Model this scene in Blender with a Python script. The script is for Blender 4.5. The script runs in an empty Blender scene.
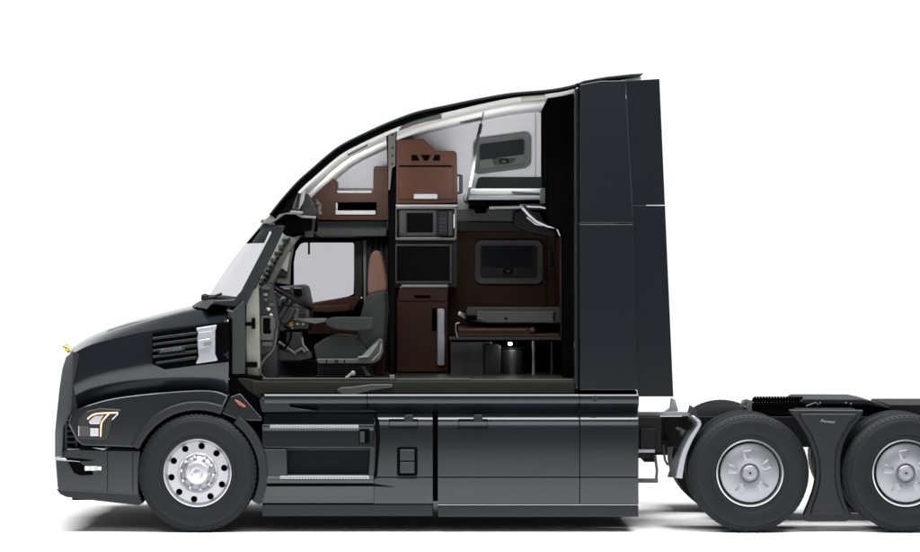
import bpy, bmesh, math, random
from mathutils import Vector, Matrix
random.seed(4)
C = bpy.context.scene.collection
R = math.radians
# ------------------------------------------------------------------ camera, world, lamps
K = 117.0            # picture units per metre on the near flank of the truck
CD = 22.0            # distance camera - near flank
CZ = 257.0 / K       # camera height
def S(d): return (CD + d) / CD
def X(px, d=0.0): return (px - 460.0) / K * S(d)
def Z(py, d=0.0): return CZ + (276.0 - py) / K * S(d)
def P(px, py, d=0.0): return Vector((X(px, d), d, Z(py, d)))

cam_d = bpy.data.cameras.new('camera'); cam = bpy.data.objects.new('camera', cam_d); C.objects.link(cam)
cam.location = (0, -CD, CZ); cam.rotation_euler = (R(90), 0, 0)
cam_d.sensor_width = 36; cam_d.lens = 36 * CD / (920 / K)
cam_d.clip_end = 2000; cam_d.clip_start = 0.5
sc = bpy.context.scene; sc.camera = cam

w = bpy.data.worlds.new('World'); sc.world = w; w.use_nodes = True
nt = w.node_tree; nt.nodes.clear()
tc = nt.nodes.new('ShaderNodeTexCoord'); sp = nt.nodes.new('ShaderNodeSeparateXYZ')
mr = nt.nodes.new('ShaderNodeMapRange'); mr.inputs[1].default_value = -0.7; mr.inputs[2].default_value = 0.35
mr.inputs[3].default_value = 0.09; mr.inputs[4].default_value = 1.12; mr.interpolation_type = 'SMOOTHSTEP'
bg = nt.nodes.new('ShaderNodeBackground'); ow = nt.nodes.new('ShaderNodeOutputWorld')
cmb = nt.nodes.new('ShaderNodeCombineColor')
nt.links.new(tc.outputs['Generated'], sp.inputs[0]); nt.links.new(sp.outputs[1], mr.inputs[0])
mz = nt.nodes.new('ShaderNodeMapRange'); mz.inputs[1].default_value = 0.15; mz.inputs[2].default_value = 0.40; mz.inputs[3].default_value = 1.0; mz.inputs[4].default_value = 0.14
mz.interpolation_type = 'SMOOTHSTEP'; mu = nt.nodes.new('ShaderNodeMath'); mu.operation = 'MULTIPLY'
nt.links.new(sp.outputs[2], mz.inputs[0]); nt.links.new(mr.outputs[0], mu.inputs[0]); nt.links.new(mz.outputs[0], mu.inputs[1])
for i in range(3): nt.links.new(mu.outputs[0], cmb.inputs[i])
nt.links.new(cmb.outputs[0], bg.inputs[0]); nt.links.new(bg.outputs[0], ow.inputs[0])
bg.inputs[1].default_value = 1.0

def area(name, loc, target, sx, sy, power, col=(1, 1, 1)):
    l = bpy.data.lights.new(name, 'AREA'); l.shape = 'RECTANGLE'; l.size = sx; l.size_y = sy; l.energy = power; l.color = col
    o = bpy.data.objects.new(name, l); C.objects.link(o); o.location = loc
    o.rotation_euler = (Vector(target) - Vector(loc)).to_track_quat('-Z', 'Y').to_euler()
    return o
area('overhead_softbox', (0, -1.5, 9.5), (0, 0.3, 0), 16, 5, 4300)
area('front_softbox', (-1.0, -13, 8.5), (0, 1.0, 2.2), 9, 4, 430)
# studio fill lamps added inside the cab to brighten the far wall
area('sleeper_fill_light', (P(500, 176, .95)), (P(500, 145, 2.3)), .7, .2, 9.5, (.97, .97, 1))
area('cab_fill_light', (P(350, 176, 1.0)), (P(352, 160, 2.3)), .35, .15, 8, (.97, .97, 1))

sc.view_settings.view_transform = 'Standard'; sc.view_settings.look = 'None'
sc.view_settings.exposure = 0; sc.view_settings.gamma = 1

# ------------------------------------------------------------------ materials
M = {}
def mat(name, col, rough=0.5, metal=0.0, coat=0.0, spec=0.5, bump=0.0, bscale=200, var=0.0, vscale=8, emit=None, croug=0.06):
    m = bpy.data.materials.new(name); m.use_nodes = True; n = m.node_tree; b = n.nodes['Principled BSDF']
    b.inputs['Base Color'].default_value = (*col, 1); b.inputs['Roughness'].default_value = rough
    b.inputs['Metallic'].default_value = metal; b.inputs['Coat Weight'].default_value = coat
    b.inputs['Coat Roughness'].default_value = croug; b.inputs['Specular IOR Level'].default_value = spec
    t = n.nodes.new('ShaderNodeTexCoord')
    if bump:
        nz = n.nodes.new('ShaderNodeTexNoise'); nz.inputs['Scale'].default_value = bscale; nz.inputs['Detail'].default_value = 4
        n.links.new(t.outputs['Object'], nz.inputs['Vector'])
        bp = n.nodes.new('ShaderNodeBump'); bp.inputs['Strength'].default_value = bump; bp.inputs['Distance'].default_value = 0.004
        n.links.new(nz.outputs[0], bp.inputs['Height']); n.links.new(bp.outputs[0], b.inputs['Normal'])
    if var:
        nz = n.nodes.new('ShaderNodeTexNoise'); nz.inputs['Scale'].default_value = vscale; nz.inputs['Detail'].default_value = 6
        n.links.new(t.outputs['Object'], nz.inputs['Vector'])
        mx = n.nodes.new('ShaderNodeMix'); mx.data_type = 'RGBA'
        mx.inputs[6].default_value = (*[c * (1 - var) for c in col], 1); mx.inputs[7].default_value = (*[min(1, c * (1 + var)) for c in col], 1)
        n.links.new(nz.outputs[0], mx.inputs[0]); n.links.new(mx.outputs[2], b.inputs['Base Color'])
        m2 = n.nodes.new('ShaderNodeMapRange'); m2.inputs[3].default_value = rough * (1 - var * .5); m2.inputs[4].default_value = min(1, rough * (1 + var * .5))
        n.links.new(nz.outputs[0], m2.inputs[0]); n.links.new(m2.outputs[0], b.inputs['Roughness'])
    if emit:
        b.inputs['Emission Color'].default_value = (*emit[0], 1); b.inputs['Emission Strength'].default_value = emit[1]
    M[name] = m; return m
mat('paint', (0.0064, 0.0082, 0.0102), 0.21, 0.0, 0.35, 0.34, var=0.06, vscale=2.5)
mat('trim', (0.0075, 0.008, 0.0105), 0.45, spec=0.3, bump=0.15, bscale=300)
mat('black', (0.002, 0.002, 0.002), 0.9, spec=0.0)
mat('gloss_black', (0.003, 0.003, 0.004), 0.15, spec=0.3)
mat('rubber', (0.0070, 0.0074, 0.0100), 0.6, spec=0.2, bump=0.2, bscale=120, var=0.15, vscale=6)
mat('alloy', (0.44, 0.447, 0.475), 0.34, 0.85, var=0.08, vscale=14)
mat('alloy_bright', (0.50, 0.51, 0.55), 0.38, 0.85, var=0.05, vscale=20)
mat('cover_metal', (0.25, 0.257, 0.28), 0.42, 0.8, var=0.06, vscale=9)
mat('satin', (0.31, 0.318, 0.345), 0.4, 0.45, bump=0.05)
mat('chrome', (0.55, 0.55, 0.57), 0.25, 1.0)
mat('white_plastic', (0.79, 0.79, 0.81), 0.55, spec=0.3, bump=0.06, bscale=250, var=0.03, vscale=3)
mat('headliner', (0.72, 0.715, 0.70), 0.8, spec=0.2, bump=0.2, bscale=300)
mat('cream', (0.26, 0.265, 0.23), 0.5, spec=0.3, var=0.1, vscale=12)
mat('brown', (0.055, 0.0235, 0.0145), 0.45, spec=0.15, bump=0.12, bscale=160, var=0.12, vscale=5)
mat('brown_dark', (0.062, 0.030, 0.019), 0.45, spec=0.15, bump=0.15, bscale=160, var=0.12, vscale=6)
mat('leather', (0.095, 0.048, 0.032), 0.42, spec=0.35, bump=0.3, bscale=140, var=0.1)
mat('grey', (0.042, 0.0435, 0.042), 0.55, spec=0.3, bump=0.12, bscale=220, var=0.12)
mat('grey_mid', (0.12, 0.124, 0.12), 0.5, spec=0.3, bump=0.1, bscale=220, var=0.1)
mat('grey_light', (0.36, 0.36, 0.36), 0.5, spec=0.3, bump=0.1, var=0.1)
mat('dash', (0.014, 0.0145, 0.0152), 0.5, spec=0.35, bump=0.2, bscale=260, var=0.15)
mat('fabric', (0.019, 0.0205, 0.0200), 0.9, spec=0.15, bump=0.5, bscale=420, var=0.15, vscale=10)
mat('shade', (0.018, 0.019, 0.024), 0.7, spec=0.2, bump=0.3, bscale=400)
mat('screen', (0.0015, 0.0015, 0.0018), 0.25, spec=0.15)
mat('floor_mat', (0.022, 0.022, 0.020), 0.35, spec=0.3, bump=0.4, bscale=120, var=0.15)
mat('sill', (0.0045, 0.0045, 0.0038), 0.5, spec=0.12, bump=0.2, bscale=100, var=0.2)
mat('frame_black', (0.003, 0.003, 0.0038), 0.5, spec=0.2, bump=0.3, bscale=60, var=0.3, vscale=20)
mat('pillar_paint', (0.15, 0.155, 0.13), 0.5, spec=0.3, var=0.12, vscale=9)
mat('brown_shelf', (0.036, 0.0155, 0.0100), 0.5, spec=0.12, bump=0.12, bscale=160, var=0.15, vscale=5)
mat('brown_deep', (0.016, 0.006, 0.004), 0.6, spec=0.15)
mat('grey_console', (0.055, 0.056, 0.058), 0.5, spec=0.3, bump=0.1, var=.15)
mat('wheel_rim', (0.002, 0.002, 0.0025), 0.5, spec=0.12)
mat('nose', (0.012, 0.013, 0.016), 0.5, spec=0.3)
mat('dark_metal', (0.10, 0.10, 0.10), 0.32, 0.9, var=.2, vscale=5)
mat('arm_metal', (0.26, 0.26, 0.27), 0.3, 0.95, var=.3, vscale=18)
mat('gold', (0.75, 0.50, 0.10), 0.25, 1.0)
mat('red', (0.12, 0.012, 0.01), 0.35, coat=.4)
mat('marker', (0.25, 0.06, 0.035), 0.3, coat=.4)
mat('yellow', (0.35, 0.23, 0.03), 0.4)
mat('lens', (0.60, 0.60, 0.64), 0.15, 0.5, coat=.6)
mat('led', (.5, 0.3, 0.2), 0.3, emit=((1.0, 0.50, 0.34), 1.15))
mat('fog_led', (1, 1, 1), 0.3, emit=((1, 1, 1), 1.6))
mat('dome_led', (1, 1, 1), 0.3, emit=((1, 1, 1), 1.2))
mat('letter', (0.17, 0.17, 0.18), 0.4, 0.5)
mat('letter_bright', (0.32, 0.32, 0.34), 0.3, 0.4)
mat('ground_white', (0.84, 0.84, 0.84), 0.9, spec=0.0)
def glass(name, t, tint=(1, 1, 1.03)):
    m = bpy.data.materials.new(name); m.use_nodes = True; n = m.node_tree; n.nodes.clear()
    tr = n.nodes.new('ShaderNodeBsdfTransparent'); tr.inputs[0].default_value = (t * tint[0], t * tint[1], min(1, t * tint[2]), 1)
    gl = n.nodes.new('ShaderNodeBsdfGlossy'); gl.inputs[1].default_value = 0.03
    fr = n.nodes.new('ShaderNodeMath'); fr.operation = 'MULTIPLY'; fr.inputs[1].default_value = 0.10; lw = n.nodes.new('ShaderNodeLayerWeight'); lw.inputs[0].default_value = 0.4; n.links.new(lw.outputs['Facing'], fr.inputs[0])
    mx = n.nodes.new('ShaderNodeMixShader'); o = n.nodes.new('ShaderNodeOutputMaterial')
    n.links.new(fr.outputs[0], mx.inputs[0]); n.links.new(tr.outputs[0], mx.inputs[1]); n.links.new(gl.outputs[0], mx.inputs[2]); n.links.new(mx.outputs[0], o.inputs[0])
    M[name] = m
glass('glass_side', 0.67); glass('glass_front', 0.83)

# ------------------------------------------------------------------ builders
WLOC = {}
def mk(name, verts, faces, m, parent=None, bevel=0.0, smooth=False, segs=2, label=None):
    verts = [Vector(v) for v in verts]
    lo = Vector([min(v[i] for v in verts) for i in range(3)]); hi = Vector([max(v[i] for v in verts) for i in range(3)])
    c = (lo + hi) / 2
    me = bpy.data.meshes.new(name); me.from_pydata([v - c for v in verts], [], faces)
    bm = bmesh.new(); bm.from_mesh(me); bmesh.ops.recalc_face_normals(bm, faces=bm.faces); bm.to_mesh(me); bm.free()
    mats = m if isinstance(m, (list, tuple)) else [m]
    for x in mats: me.materials.append(M[x])
    if smooth or bevel: me.polygons.foreach_set('use_smooth', [True] * len(me.polygons))
    o = bpy.data.objects.new(name, me); C.objects.link(o)
    pl = WLOC.get(parent.name, Vector()) if parent else Vector()
    o.parent = parent; o.location = c - pl; WLOC[o.name] = c
    if bevel:
        b = o.modifiers.new('bevel', 'BEVEL'); b.width = bevel; b.segments = segs; b.limit_method = 'ANGLE'; b.angle_limit = R(28)
        b.harden_normals = True; b.use_clamp_overlap = True
    elif smooth:
        me.polygons.foreach_set('use_smooth', [True] * len(me.polygons))
        bmx = bmesh.new(); bmx.from_mesh(me)
        for e in bmx.edges:
            if len(e.link_faces) == 2 and e.calc_face_angle(0) > R(38): e.smooth = False
        bmx.to_mesh(me); bmx.free()
    if label: o['label'] = label
    return o

class G:   # geometry collector: several shapes of one part
    def __init__(s): s.v = []; s.f = []; s.mi = []
    def add(s, v, f):
        n = len(s.v); s.v += [Vector(p) for p in v]; s.f += [[i + n for i in q] for q in f]; return s
    def prismw(s, xz, y0, y1):   # world outline, straight extrusion across the truck
        n = len(xz)
        v = [(x, y0, z) for x, z in xz] + [(x, y1, z) for x, z in xz]
        f = [list(range(n)), list(range(2 * n - 1, n - 1, -1))] + [[i, (i + 1) % n, n + (i + 1) % n, n + i] for i in range(n)]
        return s.add(v, f)
    def prism(s, pts, d0, d1): return s.prismw([(X(a, d0), Z(b, d0)) for a, b in pts], d0, d1)
    def box(s, x0, x1, y0, y1, d0, d1): return s.prism([(x0, y0), (x1, y0), (x1, y1), (x0, y1)], d0, d1)
    def ring(s, outer, inner, d0, d1, di=None):
        n = len(outer); di = d0 if di is None else di
        o = [(X(a, d0), Z(b, d0)) for a, b in outer]; q = [(X(a, d0), Z(b, d0)) for a, b in inner]
        v = [(x, d0, z) for x, z in o] + [(x, di, z) for x, z in q] + [(x, d1, z) for x, z in o] + [(x, d1, z) for x, z in q]
        f = []
        for i in range(n):
            j = (i + 1) % n
            f += [[i, j, n + j, n + i], [2 * n + i, 3 * n + i, 3 * n + j, 2 * n + j], [i, 2 * n + i, 2 * n + j, j], [n + i, n + j, 3 * n + j, 3 * n + i]]
        return s.add(v, f)
    def xprof(s, prof, x0, x1, d=0.0):   # cross-section (depth, picture height) run along the truck
        n = len(prof); a, b = X(x0, d), X(x1, d)
        pr = [(q, Z(h, q)) for q, h in prof]
        v = [(a, q, z) for q, z in pr] + [(b, q, z) for q, z in pr]
        f = [list(range(n)), list(range(2 * n - 1, n - 1, -1))] + [[i, (i + 1) % n, n + (i + 1) % n, n + i] for i in range(n)]
        return s.add(v, f)
    def lathe(s, cx, cz, prof, n=64):    # about an axis across the truck: prof = (radius, y)
        v = []; f = []; m = len(prof)
        for i in range(n):
            a = 2 * math.pi * i / n
            for r, y in prof: v.append((cx + r * math.cos(a), y, cz + r * math.sin(a)))
        for i in range(n):
            j = (i + 1) % n
            for k in range(m - 1): f.append([i * m + k, j * m + k, j * m + k + 1, i * m + k + 1])
        return s.add(v, f)
    def tube(s, pts, r, n=8, rs=None):
        pts = [Vector(p) for p in pts]; v = []; f = []
        for i, p in enumerate(pts):
            t = (pts[min(i + 1, len(pts) - 1)] - pts[max(i - 1, 0)]).normalized()
            u = t.cross(Vector((0, 1, 0)))
            if u.length < 0.1: u = t.cross(Vector((1, 0, 0)))
            u.normalize(); w_ = t.cross(u); rr = rs[i] if rs else r
            for k in range(n):
                a = 2 * math.pi * k / n; v.append(p + (u * math.cos(a) + w_ * math.sin(a)) * rr)
        for i in range(len(pts) - 1):
            for k in range(n): f.append([i * n + k, i * n + (k + 1) % n, (i + 1) * n + (k + 1) % n, (i + 1) * n + k])
        f.append(list(range(n))); f.append([(len(pts) - 1) * n + k for k in range(n)][::-1])
        return s.add(v, f)
    def ball(s, c, rx, ry=None, rz=None, n=12, m=8, rot=0):
        ry = ry or rx; rz = rz or rx; v = []; f = []
        for i in range(m + 1):
            th = math.pi * i / m
            for k in range(n):
                ph = 2 * math.pi * k / n
                x, y, z = rx * math.sin(th) * math.cos(ph), ry * math.sin(th) * math.sin(ph), rz * math.cos(th)
                v.append(Vector(c) + Vector((x * math.cos(rot) - z * math.sin(rot), y, x * math.sin(rot) + z * math.cos(rot))))
        for i in range(m):
            for k in range(n): f.append([i * n + k, i * n + (k + 1) % n, (i + 1) * n + (k + 1) % n, (i + 1) * n + k])
        return s.add(v, f)
    def build(s, name, m, parent=None, bevel=0.0, smooth=False, label=None, segs=2):
        return mk(name, s.v, s.f, m, parent, bevel, smooth, segs, label)

def rrect(x0, x1, y0, y1, r, n=5, skew=0.0, fn=None):
    pts = []
    for cx, cy, a0 in ((x1 - r, y0 + r, -90), (x1 - r, y1 - r, 0), (x0 + r, y1 - r, 90), (x0 + r, y0 + r, 180)):
        for i in range(n + 1):
            a = R(a0 + 90 * i / n); pts.append((cx + r * math.cos(a), cy + r * math.sin(a)))
    if skew: pts = [(a, b - (a - x0) * skew) for a, b in pts]
    return pts
def resample(c, n):
    c = [Vector((a[0], a[1])) for a in c]; L = [0]
    for i in range(1, len(c)): L.append(L[-1] + (c[i] - c[i - 1]).length)
    out = []
    for k in range(n):
        t = L[-1] * k / (n - 1); i = 1
        while i < len(L) - 1 and L[i] < t: i += 1
        u = (t - L[i - 1]) / max(1e-9, L[i] - L[i - 1]); out.append(c[i - 1].lerp(c[i], u))
    return out
def smoothc(c, n=40):   # Catmull-Rom through the points
    p = [Vector(a) for a in c]; p = [p[0] * 2 - p[1]] + p + [p[-1] * 2 - p[-2]]; out = []
    for i in range(1, len(p) - 2):
        for k in range(8):
            t = k / 8; a, b, q, d = p[i - 1], p[i], p[i + 1], p[i + 2]
            out.append(0.5 * ((2 * b) + (q - a) * t + (2 * a - 5 * b + 4 * q - d) * t * t + (3 * b - a - 3 * q + d) * t ** 3))
    out.append(p[-2]); return [(v[0], v[1]) for v in resample(out, n)]
W = 2.5
def rows_surface(rows, n=36, mirror=True, sm=True):   # rows: (curve in picture units, depth or list of depths)
    rr = []
    for c, d in rows:
        cc = smoothc(c, n) if sm else [tuple(v) for v in resample(c, n)]
        if isinstance(d, (list, tuple)): dd = [d[0] + (d[1] - d[0]) * i / (n - 1) for i in range(n)]
        else: dd = [d] * n
        rr.append([P(a[0], a[1], q) for a, q in zip(cc, dd)])
    if mirror:
        for row in reversed(rr[:-1]): rr.append([Vector((v.x, W - v.y, v.z)) for v in row])
    v = [p for row in rr for p in row]; f = []
    for i in range(len(rr) - 1):
        for k in range(n - 1): f.append([i * n + k, i * n + k + 1, (i + 1) * n + k + 1, (i + 1) * n + k])
    return v, f
def text_mesh(name, body, h, m, parent, loc, shear=0.0, rotz=0, tilt=0.0, width=None, depth=0.004):
    cu = bpy.data.curves.new(name, 'FONT'); cu.body = body; cu.size = 1; cu.extrude = 0.0; cu.shear = shear; cu.resolution_u = 3
    t = bpy.data.objects.new('tmp', cu); C.objects.link(t); bpy.context.view_layer.update()
    dg = bpy.context.evaluated_depsgraph_get(); me0 = t.evaluated_get(dg).to_mesh()
    vs = [v.co.copy() for v in me0.vertices]; fs = [list(p.vertices) for p in me0.polygons]
    bpy.data.objects.remove(t)
    x0 = min(v.x for v in vs); x1 = max(v.x for v in vs); y1 = max(v.y for v in vs)
    sx = (width / (x1 - x0)) if width else h / y1; sz = h / y1
    ca, sa = math.cos(tilt), math.sin(tilt); out = []
    for v in vs:
        a, b = (v.x - x0) * sx, v.y * sz
        out.append(Vector((loc[0] + a * ca - b * sa, loc[1], loc[2] + a * sa + b * ca)))
    n = len(out); g = G(); g.add(out, fs)
    return g.build(name, m, parent)

# ------------------------------------------------------------------ ground
me = G(); me.add([(-9, -14, 0), (9, -14, 0), (9, 7.5, 0), (-9, 7.5, 0)], [[0, 1, 2, 3]])
gr = me.build('ground', 'ground_white'); gr['kind'] = 'structure'

# ------------------------------------------------------------------ truck
truck = bpy.data.objects.new('semi_truck', None); C.objects.link(truck)
truck.location = (X(330), 1.25, 0); WLOC['semi_truck'] = Vector(truck.location)
truck['label'] = 'black sleeper semi truck cut open along its near side to show the brown interior'
truck['category'] = 'truck'
T = truck

# ---- hood
crease = [(72, 356), (90, 347), (115, 340), (152, 332), (200, 325.5), (229, 321)]
seam = [(71, 412), (85, 404.5), (115, 396.5), (160, 391), (200, 388.5), (218, 390), (229, 395)]
mid = [(71.6, 384), (100, 372), (160, 360), (229, 354)]
top1 = [(70.5, 353), (90, 342), (115, 333), (150, 323.5), (190, 314.5), (229, 309)]
topc = [(73, 350), (90, 339), (115, 329), (145, 320), (180, 311), (205, 305.5), (229, 302)]
v, f = rows_surface([(seam, (.24, .10)), (mid, (.20, .06)), (crease, (.25, .11)), (top1, (.50, .34)), (topc, 1.25)], 40)
hood = G(); hood.add(v, f)
hood = hood.build('hood', 'paint', T, smooth=True)
sm_ = hood.modifiers.new('solid', 'SOLIDIFY'); sm_.thickness = 0.02; sm_.offset = 1
# raised ridge on the hood crown
v, f = rows_surface([([(104, 335), (125, 328.5), (152, 323), (185, 316)], .62), ([(108, 330), (128, 323.8), (152, 318.4), (185, 310.5)], .75), ([(108, 329.5), (128, 323.4), (152, 318), (185, 310)], 1.25)], 20)
g = G(); g.add(v, f); g.build('hood_ridge', 'paint', hood, smooth=True)

# vent in the hood flank
dv = 0.045
g = G(); g.prism([(152, 333), (159, 331.5), (200, 326), (229, 321.5), (229, 362), (196, 365.5), (165, 369.5), (152, 364)], dv, .14)
vent = g.build('side_vent', 'black', T, bevel=0.006)
for i in range(5):
    g = G(); y0 = 337.5 + i * 6.1; y1 = 332 + i * 6.1
    a = 152.5 if i < 4 else 156
    pts = [(a, y0), (197, y1 - .3), (197, y1 + 2.2), (a, y0 + 2.2)]
    g.prism(pts, dv - .02, dv + .03); g.build('louver', 'paint', vent, bevel=0.004)
g = G(); g.prism([(159, 349.4), (185, 346.2), (185, 350.2), (159, 353.6)], dv - .026, dv); g.build('badge_plate', 'trim', vent, bevel=.002)
text_mesh('lettering', 'PIONEER', .026, 'letter', vent, P(161.5, 352.2, dv - .03), width=.18, tilt=math.atan2(3, 24))
g = G(); g.prism([(195.5, 328), (216.8, 324.7), (215, 331), (214.8, 354), (217.6, 360.7), (195.3, 364), (198.5, 357), (197.5, 347), (197, 338), (198, 333)], dv - .045, dv + .01)
sc_ = g.build('vent_scoop', 'satin', vent, bevel=.012)
g = G(); g.prism([(198.2, 332.5), (212, 330.5), (212, 338.5), (198, 339.5)], dv - .049, dv - .03); g.build('scoop_recess', 'satin', sc_, bevel=.006)
g = G(); g.prism([(198, 340), (210, 338), (211, 341), (209, 346.5), (198, 349)], dv - .07, dv - .03); g.build('scoop_fin', 'satin', sc_, bevel=.008)
g = G(); g.prism([(204, 342.5), (211, 341.6), (211, 345), (204, 346)], dv - .074, dv - .06); g.build('scoop_slot', 'grey_mid', sc_)

# hood ornament
g = G(); a = P(68.6, 348.6, 1.2)
orn = G()
orn.tube([P(a, b, 1.2) for a, b in smoothc([(72, 352.4), (70, 350.4), (68, 348.4), (66, 346.8)], 10)], .02, 10, [.022, .023, .021, .018, .017, .019, .021, .020, .018, .013])
orn.ball(P(65.3, 347.2, 1.2), .024, .02, .02); orn.ball(P(66.6, 345.4, 1.2), .012, .01, .018)
orn.tube([P(69.5, 350, 1.19), P(67.5, 352.3, 1.19)], .008); orn.tube([P(69.5, 350, 1.22), P(67.8, 352.0, 1.22)], .008)
orn.tube([P(68.2, 348.5, 1.2), P(65.8, 350.3, 1.2)], .009)
orn.tube([P(72.5, 353.5, 1.2), P(71.4, 351.5, 1.2)], .028)
orn.build('hood_ornament', 'gold', T, smooth=True, label='small gold leaping figure on the tip of the hood')

# grille surround: corner facet between flank and nose
rowA = [(66, 357), (62.5, 368), (59.5, 388), (57, 412), (55, 432), (55, 457)]
rowB = [(73, 351.5), (72.6, 370), (72, 392), (71, 411.5), (63, 427), (62, 457)]
rowI = [(82, 355), (82, 372), (82, 392), (81, 411.5), (74, 427), (73, 457)]
v, f = rows_surface([(rowI, .24), (rowB, .17), (rowA, .34), ([(a + 8, b) for a, b in rowA], 1.25)], 26, sm=False)
g = G(); g.add(v, f); gs = g.build('grille_surround', 'nose', T, smooth=True)
g = G()
g.prism([(65, 420), (76, 418), (78, 447), (65, 449)], .145, .4)
lg = g.build('air_inlet', 'trim', T, bevel=.006)
for i in range(5):
    g = G(); g.box(67, 75, 421 + i * 5.6, 424.3 + i * 5.6, .135, .2); g.build('slot', 'black', lg)

# fender
WX, WY, WR = 197.2, 473, 59.6
def arc(r, a0, a1, n=24, cx=WX, cy=WY): return [(cx + r * math.cos(R(a0 + (a1 - a0) * i / n)), cy - r * math.sin(R(a0 + (a1 - a0) * i / n))) for i in range(n + 1)]
sup = [(a, b + 1.3) for a, b in smoothc(seam, 24)]
g = G(); g.prism(sup + arc(63, 69, 157) + [(120, 447.5), (82, 446.5), (76, 440), (68, 424)], .05, .32)
fender = g.build('fender', 'paint', T, bevel=.02, segs=3)
g = G(); g.ring(arc(72, 66, 158, 30) + arc(72, 158, 66, 30)[:0], arc(62, 66, 158, 30), .02, .2) if False else None
def band(g, r0, r1, a0, a1, d0, d1, n=30, cx=WX, cy=WY): return g.prism(arc(r0, a0, a1, n, cx, cy) + arc(r1, a1, a0, n, cx, cy), d0, d1)
g = G(); band(g, 72, 62.5, 68, 158, .02, .2); g.build('wheel_arch', 'trim', fender, bevel=.02)
g = G(); band(g, 62.6, 60.8, 20, 175, .10, .9); g.build('wheel_well', 'black', T)
# far fender
g = G(); g.prismw([(X(a, .05), Z(b, .05)) for a, b in sup + arc(63, 69, 157) + [(120, 447.5), (82, 446.5), (76, 440), (68, 424)]], 2.18, 2.45); g.build('fender', 'paint', T, bevel=.02)
# rear part of the arch / cab step fairing
g = G(); g.prism([(230, 396.5), (240, 393), (262, 418), (262, 421), (246, 421), (236, 419.5), (221, 413.5)], .06, .5); g.build('step_fairing', 'paint', T, bevel=.015)
g = G(); g.prism([(234.5, 399.2), (238, 400.5), (246, 406.2), (244.5, 407.5), (239, 405), (235, 401)], .035, .07); g.build('marker_lamp', 'marker', T, bevel=.004)
g = G(); band(g, 70.5, 61.5, 54, -27, .03, .3); g.build('splash_guard', 'trim', T, bevel=.01)

# headlight
g = G(); g.prism([(78, 420), (86, 411), (100, 408), (122, 409.5), (112, 420), (107, 440), (78, 439)], .03, .12)
hl = g.build('headlight', 'dash', T, bevel=.012)
g = G(); g.prism([(88.5, 421.5), (94, 416), (104, 415), (101, 419), (99.5, 424), (90, 424)], .022, .04); g.build('lamp_lens', 'lens', hl, bevel=.004)
g = G(); g.box(90, 98.5, 428.5, 436, .022, .04); g.build('lamp_lens', 'lens', hl, bevel=.004)
g = G(); g.prism([(79, 426), (89.5, 427), (89.5, 436.5), (79, 436)], .024, .04); g.build('side_lens', 'grey', hl, bevel=.004)
g = G(); g.box(78.3, 79.2, 426, 436, .02, .04); g.build('lens_edge', 'lens', hl)
g = G(); g.tube([P(a, b, .018) for a, b in smoothc([(87.5, 419), (92, 415.2), (99, 413.4), (118, 412.6)], 14)], .0065, 8)
g.tube([P(a, b, .018) for a, b in smoothc([(109, 413.5), (104, 419), (101.3, 424), (100.6, 436.5)], 14)], .0065, 8)
g.build('light_strip', 'led', hl, smooth=True)
g = G(); g.tube([P(112, 419.5, .02), P(118, 413.5, .02)], .006); g.build('reflector', 'lens', hl)

# bumper
bp_out = [(55, 456), (57, 487), (60.5, 493.5), (66, 496.5), (100, 500.5), (139, 505), (142.5, 503), (139.5, 494), (139.2, 470), (141, 449.5), (110, 449), (78, 448.2), (66, 448.5), (62, 455)]
g = G(); g.prism(bp_out, .07, .5)
g.prismw([(X(a, .07), Z(b, .07)) for a, b in [(55.5, 456), (57.5, 487), (61, 493), (66, 496), (90, 499), (90, 449), (66, 449)]], .5, 2.0)
g.prismw([(X(a, .07), Z(b, .07)) for a, b in bp_out], 2.0, 2.43)
bumper = g.build('bumper', 'paint', T, bevel=.03, segs=3)
g = G(); g.prism([(56, 489), (139.7, 494.2), (142.6, 503.2), (139, 505.4), (100, 501), (66, 497), (60, 494.2)], .055, .2); g.build('bumper_lip', 'trim', bumper, bevel=.01)
g = G(); g.prism([(65, 457), (76, 461), (92, 470.5), (93, 475), (80, 475.5), (74, 473)], .055, .1); fg = g.build('fog_light_recess', 'black', bumper, bevel=.006)
g = G(); g.box(84.5, 97, 466, 470.6, .05, .08); g.build('fog_light', 'grey_light', fg, bevel=.003)
for q0, q1 in ((85.8, 88), (91.2, 93.2), (97.8, 100.8)):
    g = G(); g.box(q0, q1, 466.8, 469.9, .042, .06); g.build('lamp_led', 'fog_led', fg, bevel=.002)
g = G(); g.prism([(54.2, 458.6), (56, 457.2), (66, 458.2), (67, 459.7), (80, 461), (80, 461.8), (66, 460.8), (54.4, 460)], .05, .1); g.build('bumper_trim', 'alloy', bumper, bevel=.004)
g = G(); g.prism([(67, 458), (80, 458.8), (94, 460.5), (80, 461.4), (67, 460)], .048, .1); g.build('bumper_slot', 'black', bumper)
g = G(); g.prism([(79, 446), (107, 448), (141, 448.3), (141, 450), (107, 450), (79, 448.5)], .045, .12); g.build('bumper_gap', 'black', T)
g = G(); g.prism([(92, 447.6), (107, 448.6), (103, 449.8)], .04, .06); g.build('reflector_chip', 'satin', bumper)
for q in (107.3, 132.5):
    g = G(); g.box(q, q + .5, 451, 492, .066, .1); g.build('panel_seam', 'black', bumper)

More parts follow.
